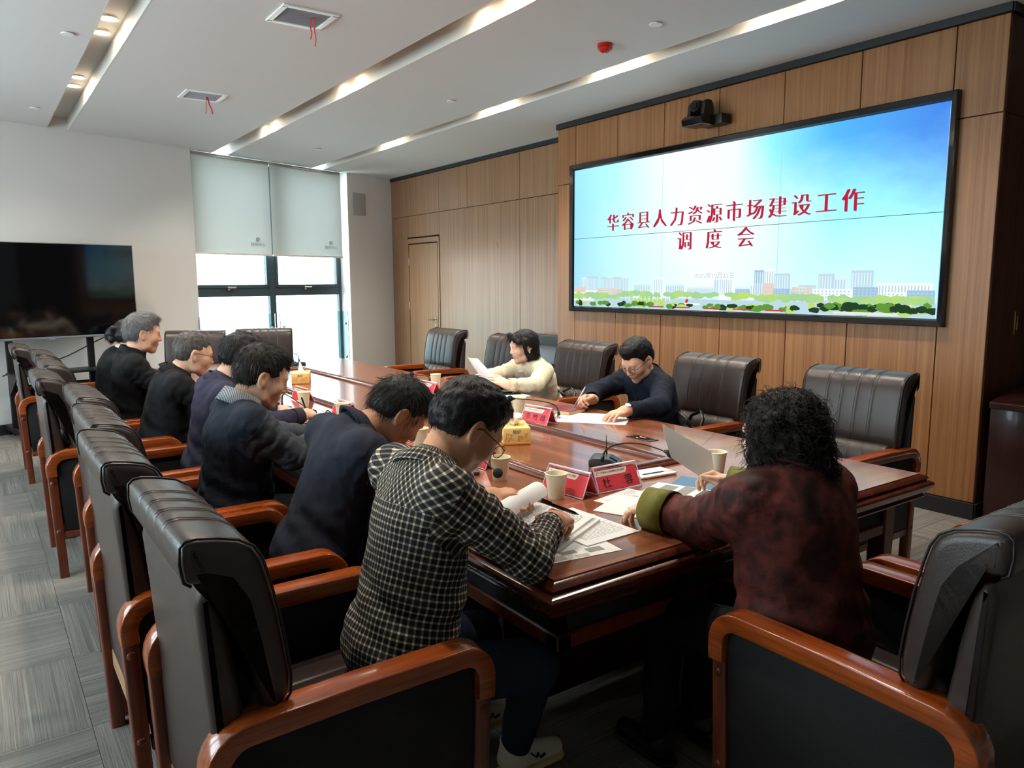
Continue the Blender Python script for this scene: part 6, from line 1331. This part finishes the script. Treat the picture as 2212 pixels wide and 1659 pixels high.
# 10 maroon
r10, X10, T10, B10 = person('maroon', 'person with curly dark hair in a maroon patterned jacket with olive cuffs', POSE['maroon'], (0, 1), (-0.22, 0.93, -0.20), skin='skin_fair', hair=dict(kind='curly'), hairm='hair_brown', top='maroon_jacquard', fem=True, bulk=1.02, deep=1.08, sc=0.96, seed=10.4, collar=dict(m='maroon_jacquard', h=0.03, r0=0.076, r1=0.066, dz=0.0, gap=0.4), hands=dict(L=dict(d=(-0.25, 0.9, -0.12), **REST), R=dict(d=(-0.45, 0.7, 0.25), up=(0.55, 0.25, 0.75), **GRIP)), gname='patterned_jacket', cuffs=dict(L=(0.066, 0.062, 0.055, 0.028, 'olive_silk'), R=(0.060, 0.058, 0.05, 0.01, 'olive_silk')), hn=2600, sl_w=1.28, hem=0.06)
# ---- small worn details
def worn(root, name, b, m, sm=60): bmesh.ops.translate(b, vec=-Vector(root.location), verts=b.verts[:]); return done(name, b, m, root, None, None, sm)
J = POSE['navy']; w, e = Vector(J['wL']), Vector(J['eL']); ax = (w-e).normalized(); c = w-ax*0.004; F_ = frames([c, c+ax])[0]
b = BM(); tube(b, [c+(F_[2]*math.cos(a)+F_[3]*math.sin(a))*0.0315 for a in [2*math.pi*k/28 for k in range(29)]], 0.006, 6, cap=False, sx=0.4); wb = worn(r9, 'watch_band', b, 'watch_silver')
b = BM(); up_ = (Vector((0, -0.35, 1))-ax*Vector((0, -0.35, 1)).dot(ax)).normalized(); tube(b, [c+up_*0.030, c+up_*0.038], 0.017, 20); worn(r9, 'watch_face', b, 'pearl', 40)
b = BM(); zf = Vector((-1, 0, 0)); P_ = Vector(J['P']); N_ = Vector(J['N'])
tube(b, [N_+(P_-N_)*q+Vector((-0.118-0.02*math.sin(q*3), 0, -0.015)) for q in (0.12, 0.25, 0.4, 0.55)], 0.0035, 6, sx=0.5); worn(r9, 'zip', b, 'steel')
for s, z in ((-1, -0.040), (1, -0.040)): b = BM(); p = X8((s*0.084, -0.002, z)); sph(b, tuple(p), 0.0055, 10, 8); worn(r8, 'earring', b, 'pearl')
Jc = POSE['cream']; b = BM(); Pc, Nc = Vector(Jc['P']), Vector(Jc['N'])
tube(b, [Nc+(Pc-Nc)*q+Vector((-0.102-0.018*math.sin(q*3), -0.004+0.02*q, -0.035)) for q in (0.02, 0.15, 0.3, 0.45, 0.6)], [0.022, 0.03, 0.034, 0.036, 0.034], 10, sx=0.35); worn(r8, 'inner_blouse', b, 'inner_cream')
for q in (0.02,): b = BM(); ww = Vector(Jc['wL'])+(Vector(Jc['eL'])-Vector(Jc['wL']))*0.22+Vector((-0.01, -0.035, -0.028)); sph(b, tuple(ww), 0.008, 10, 8, (1, 0.5, 1)); worn(r8, 'cuff_button', b, 'pen_gold')
# ---- pens and held sheets
def pen(a, b_, m, lab, tipm='steel', r_=0.0048):
    t = thing('pen', lab, 'pen', tuple(a)); a, b_ = Vector(a), Vector(b_); d = b_-a
    bb = BM(); tube(bb, [Vector((0, 0, 0))+d*q for q in (0.0, 0.02, 0.85, 0.9)], [r_*0.8, r_, r_, r_*0.8], 10); done('barrel', bb, m, t, None, None, 50)
    bb = BM(); tube(bb, [d*0.89, d*0.99, d], [r_*0.78, r_*0.25, r_*0.15], 10); done('tip', bb, tipm, t, None, None, 50)
    bb = BM(); tube(bb, [d*0.03+Vector((0, 0, r_*1.3)), d*0.28+Vector((0, 0, r_*1.3))], r_*0.3, 6); done('clip', bb, tipm, t)
pen((1.262, 1.645, 0.888), (1.392, 1.632, 0.826), 'black_gloss', 'black pen in the hand of the person in the checked shirt', 'black_plastic', 0.0055)
pen((1.395, 3.915, 0.892), (1.435, 3.93, 0.775), 'black_gloss', 'black pen upright in the hand of the person in the purple navy jacket')
pen((2.835, 3.275, 0.897), (2.80, 3.335, 0.772), 'silver_trim', 'silver and gold pen in the hand of the person with the wrist watch', 'pen_gold')
def held(corners, lab, bulge=0.012, text=True):
    c = [Vector(p) for p in corners]; o = (c[0]+c[1]+c[2]+c[3])/4; t = thing('held_sheet', lab, 'paper', tuple(o)); b = BM(); n_ = 9; nr = (c[1]-c[0]).cross(c[3]-c[0]).normalized()
    g = [[b.verts.new((c[0]*(1-u)+c[1]*u)*(1-v)+(c[3]*(1-u)+c[2]*u)*v-o+nr*bulge*(math.sin(math.pi*u)+0.6*math.sin(math.pi*v))) for u in [i/(n_-1) for i in range(n_)]] for v in [j/(n_-1) for j in range(n_)]]
    for j in range(n_-1):
        for i in range(n_-1): b.faces.new((g[j][i], g[j][i+1], g[j+1][i+1], g[j+1][i]))
    r_ = bmesh.ops.extrude_face_region(b, geom=b.faces[:]); bmesh.ops.translate(b, vec=nr*0.0006, verts=[v for v in r_['geom'] if isinstance(v, bmesh.types.BMVert)])
    done('sheet', b, 'paper', t, None, None, 60); return t
held([(1.76, 1.66, 1.050), (1.965, 1.63, 0.935), (1.985, 1.61, 0.812), (1.80, 1.655, 0.935)], 'pair of white sheets held up by the person in maroon', 0.010)
held([(2.755, 4.42, 0.985), (2.765, 4.31, 0.985), (2.80, 4.10, 0.862), (2.80, 4.25, 0.815)], 'white sheet held up by the person in cream', -0.012)
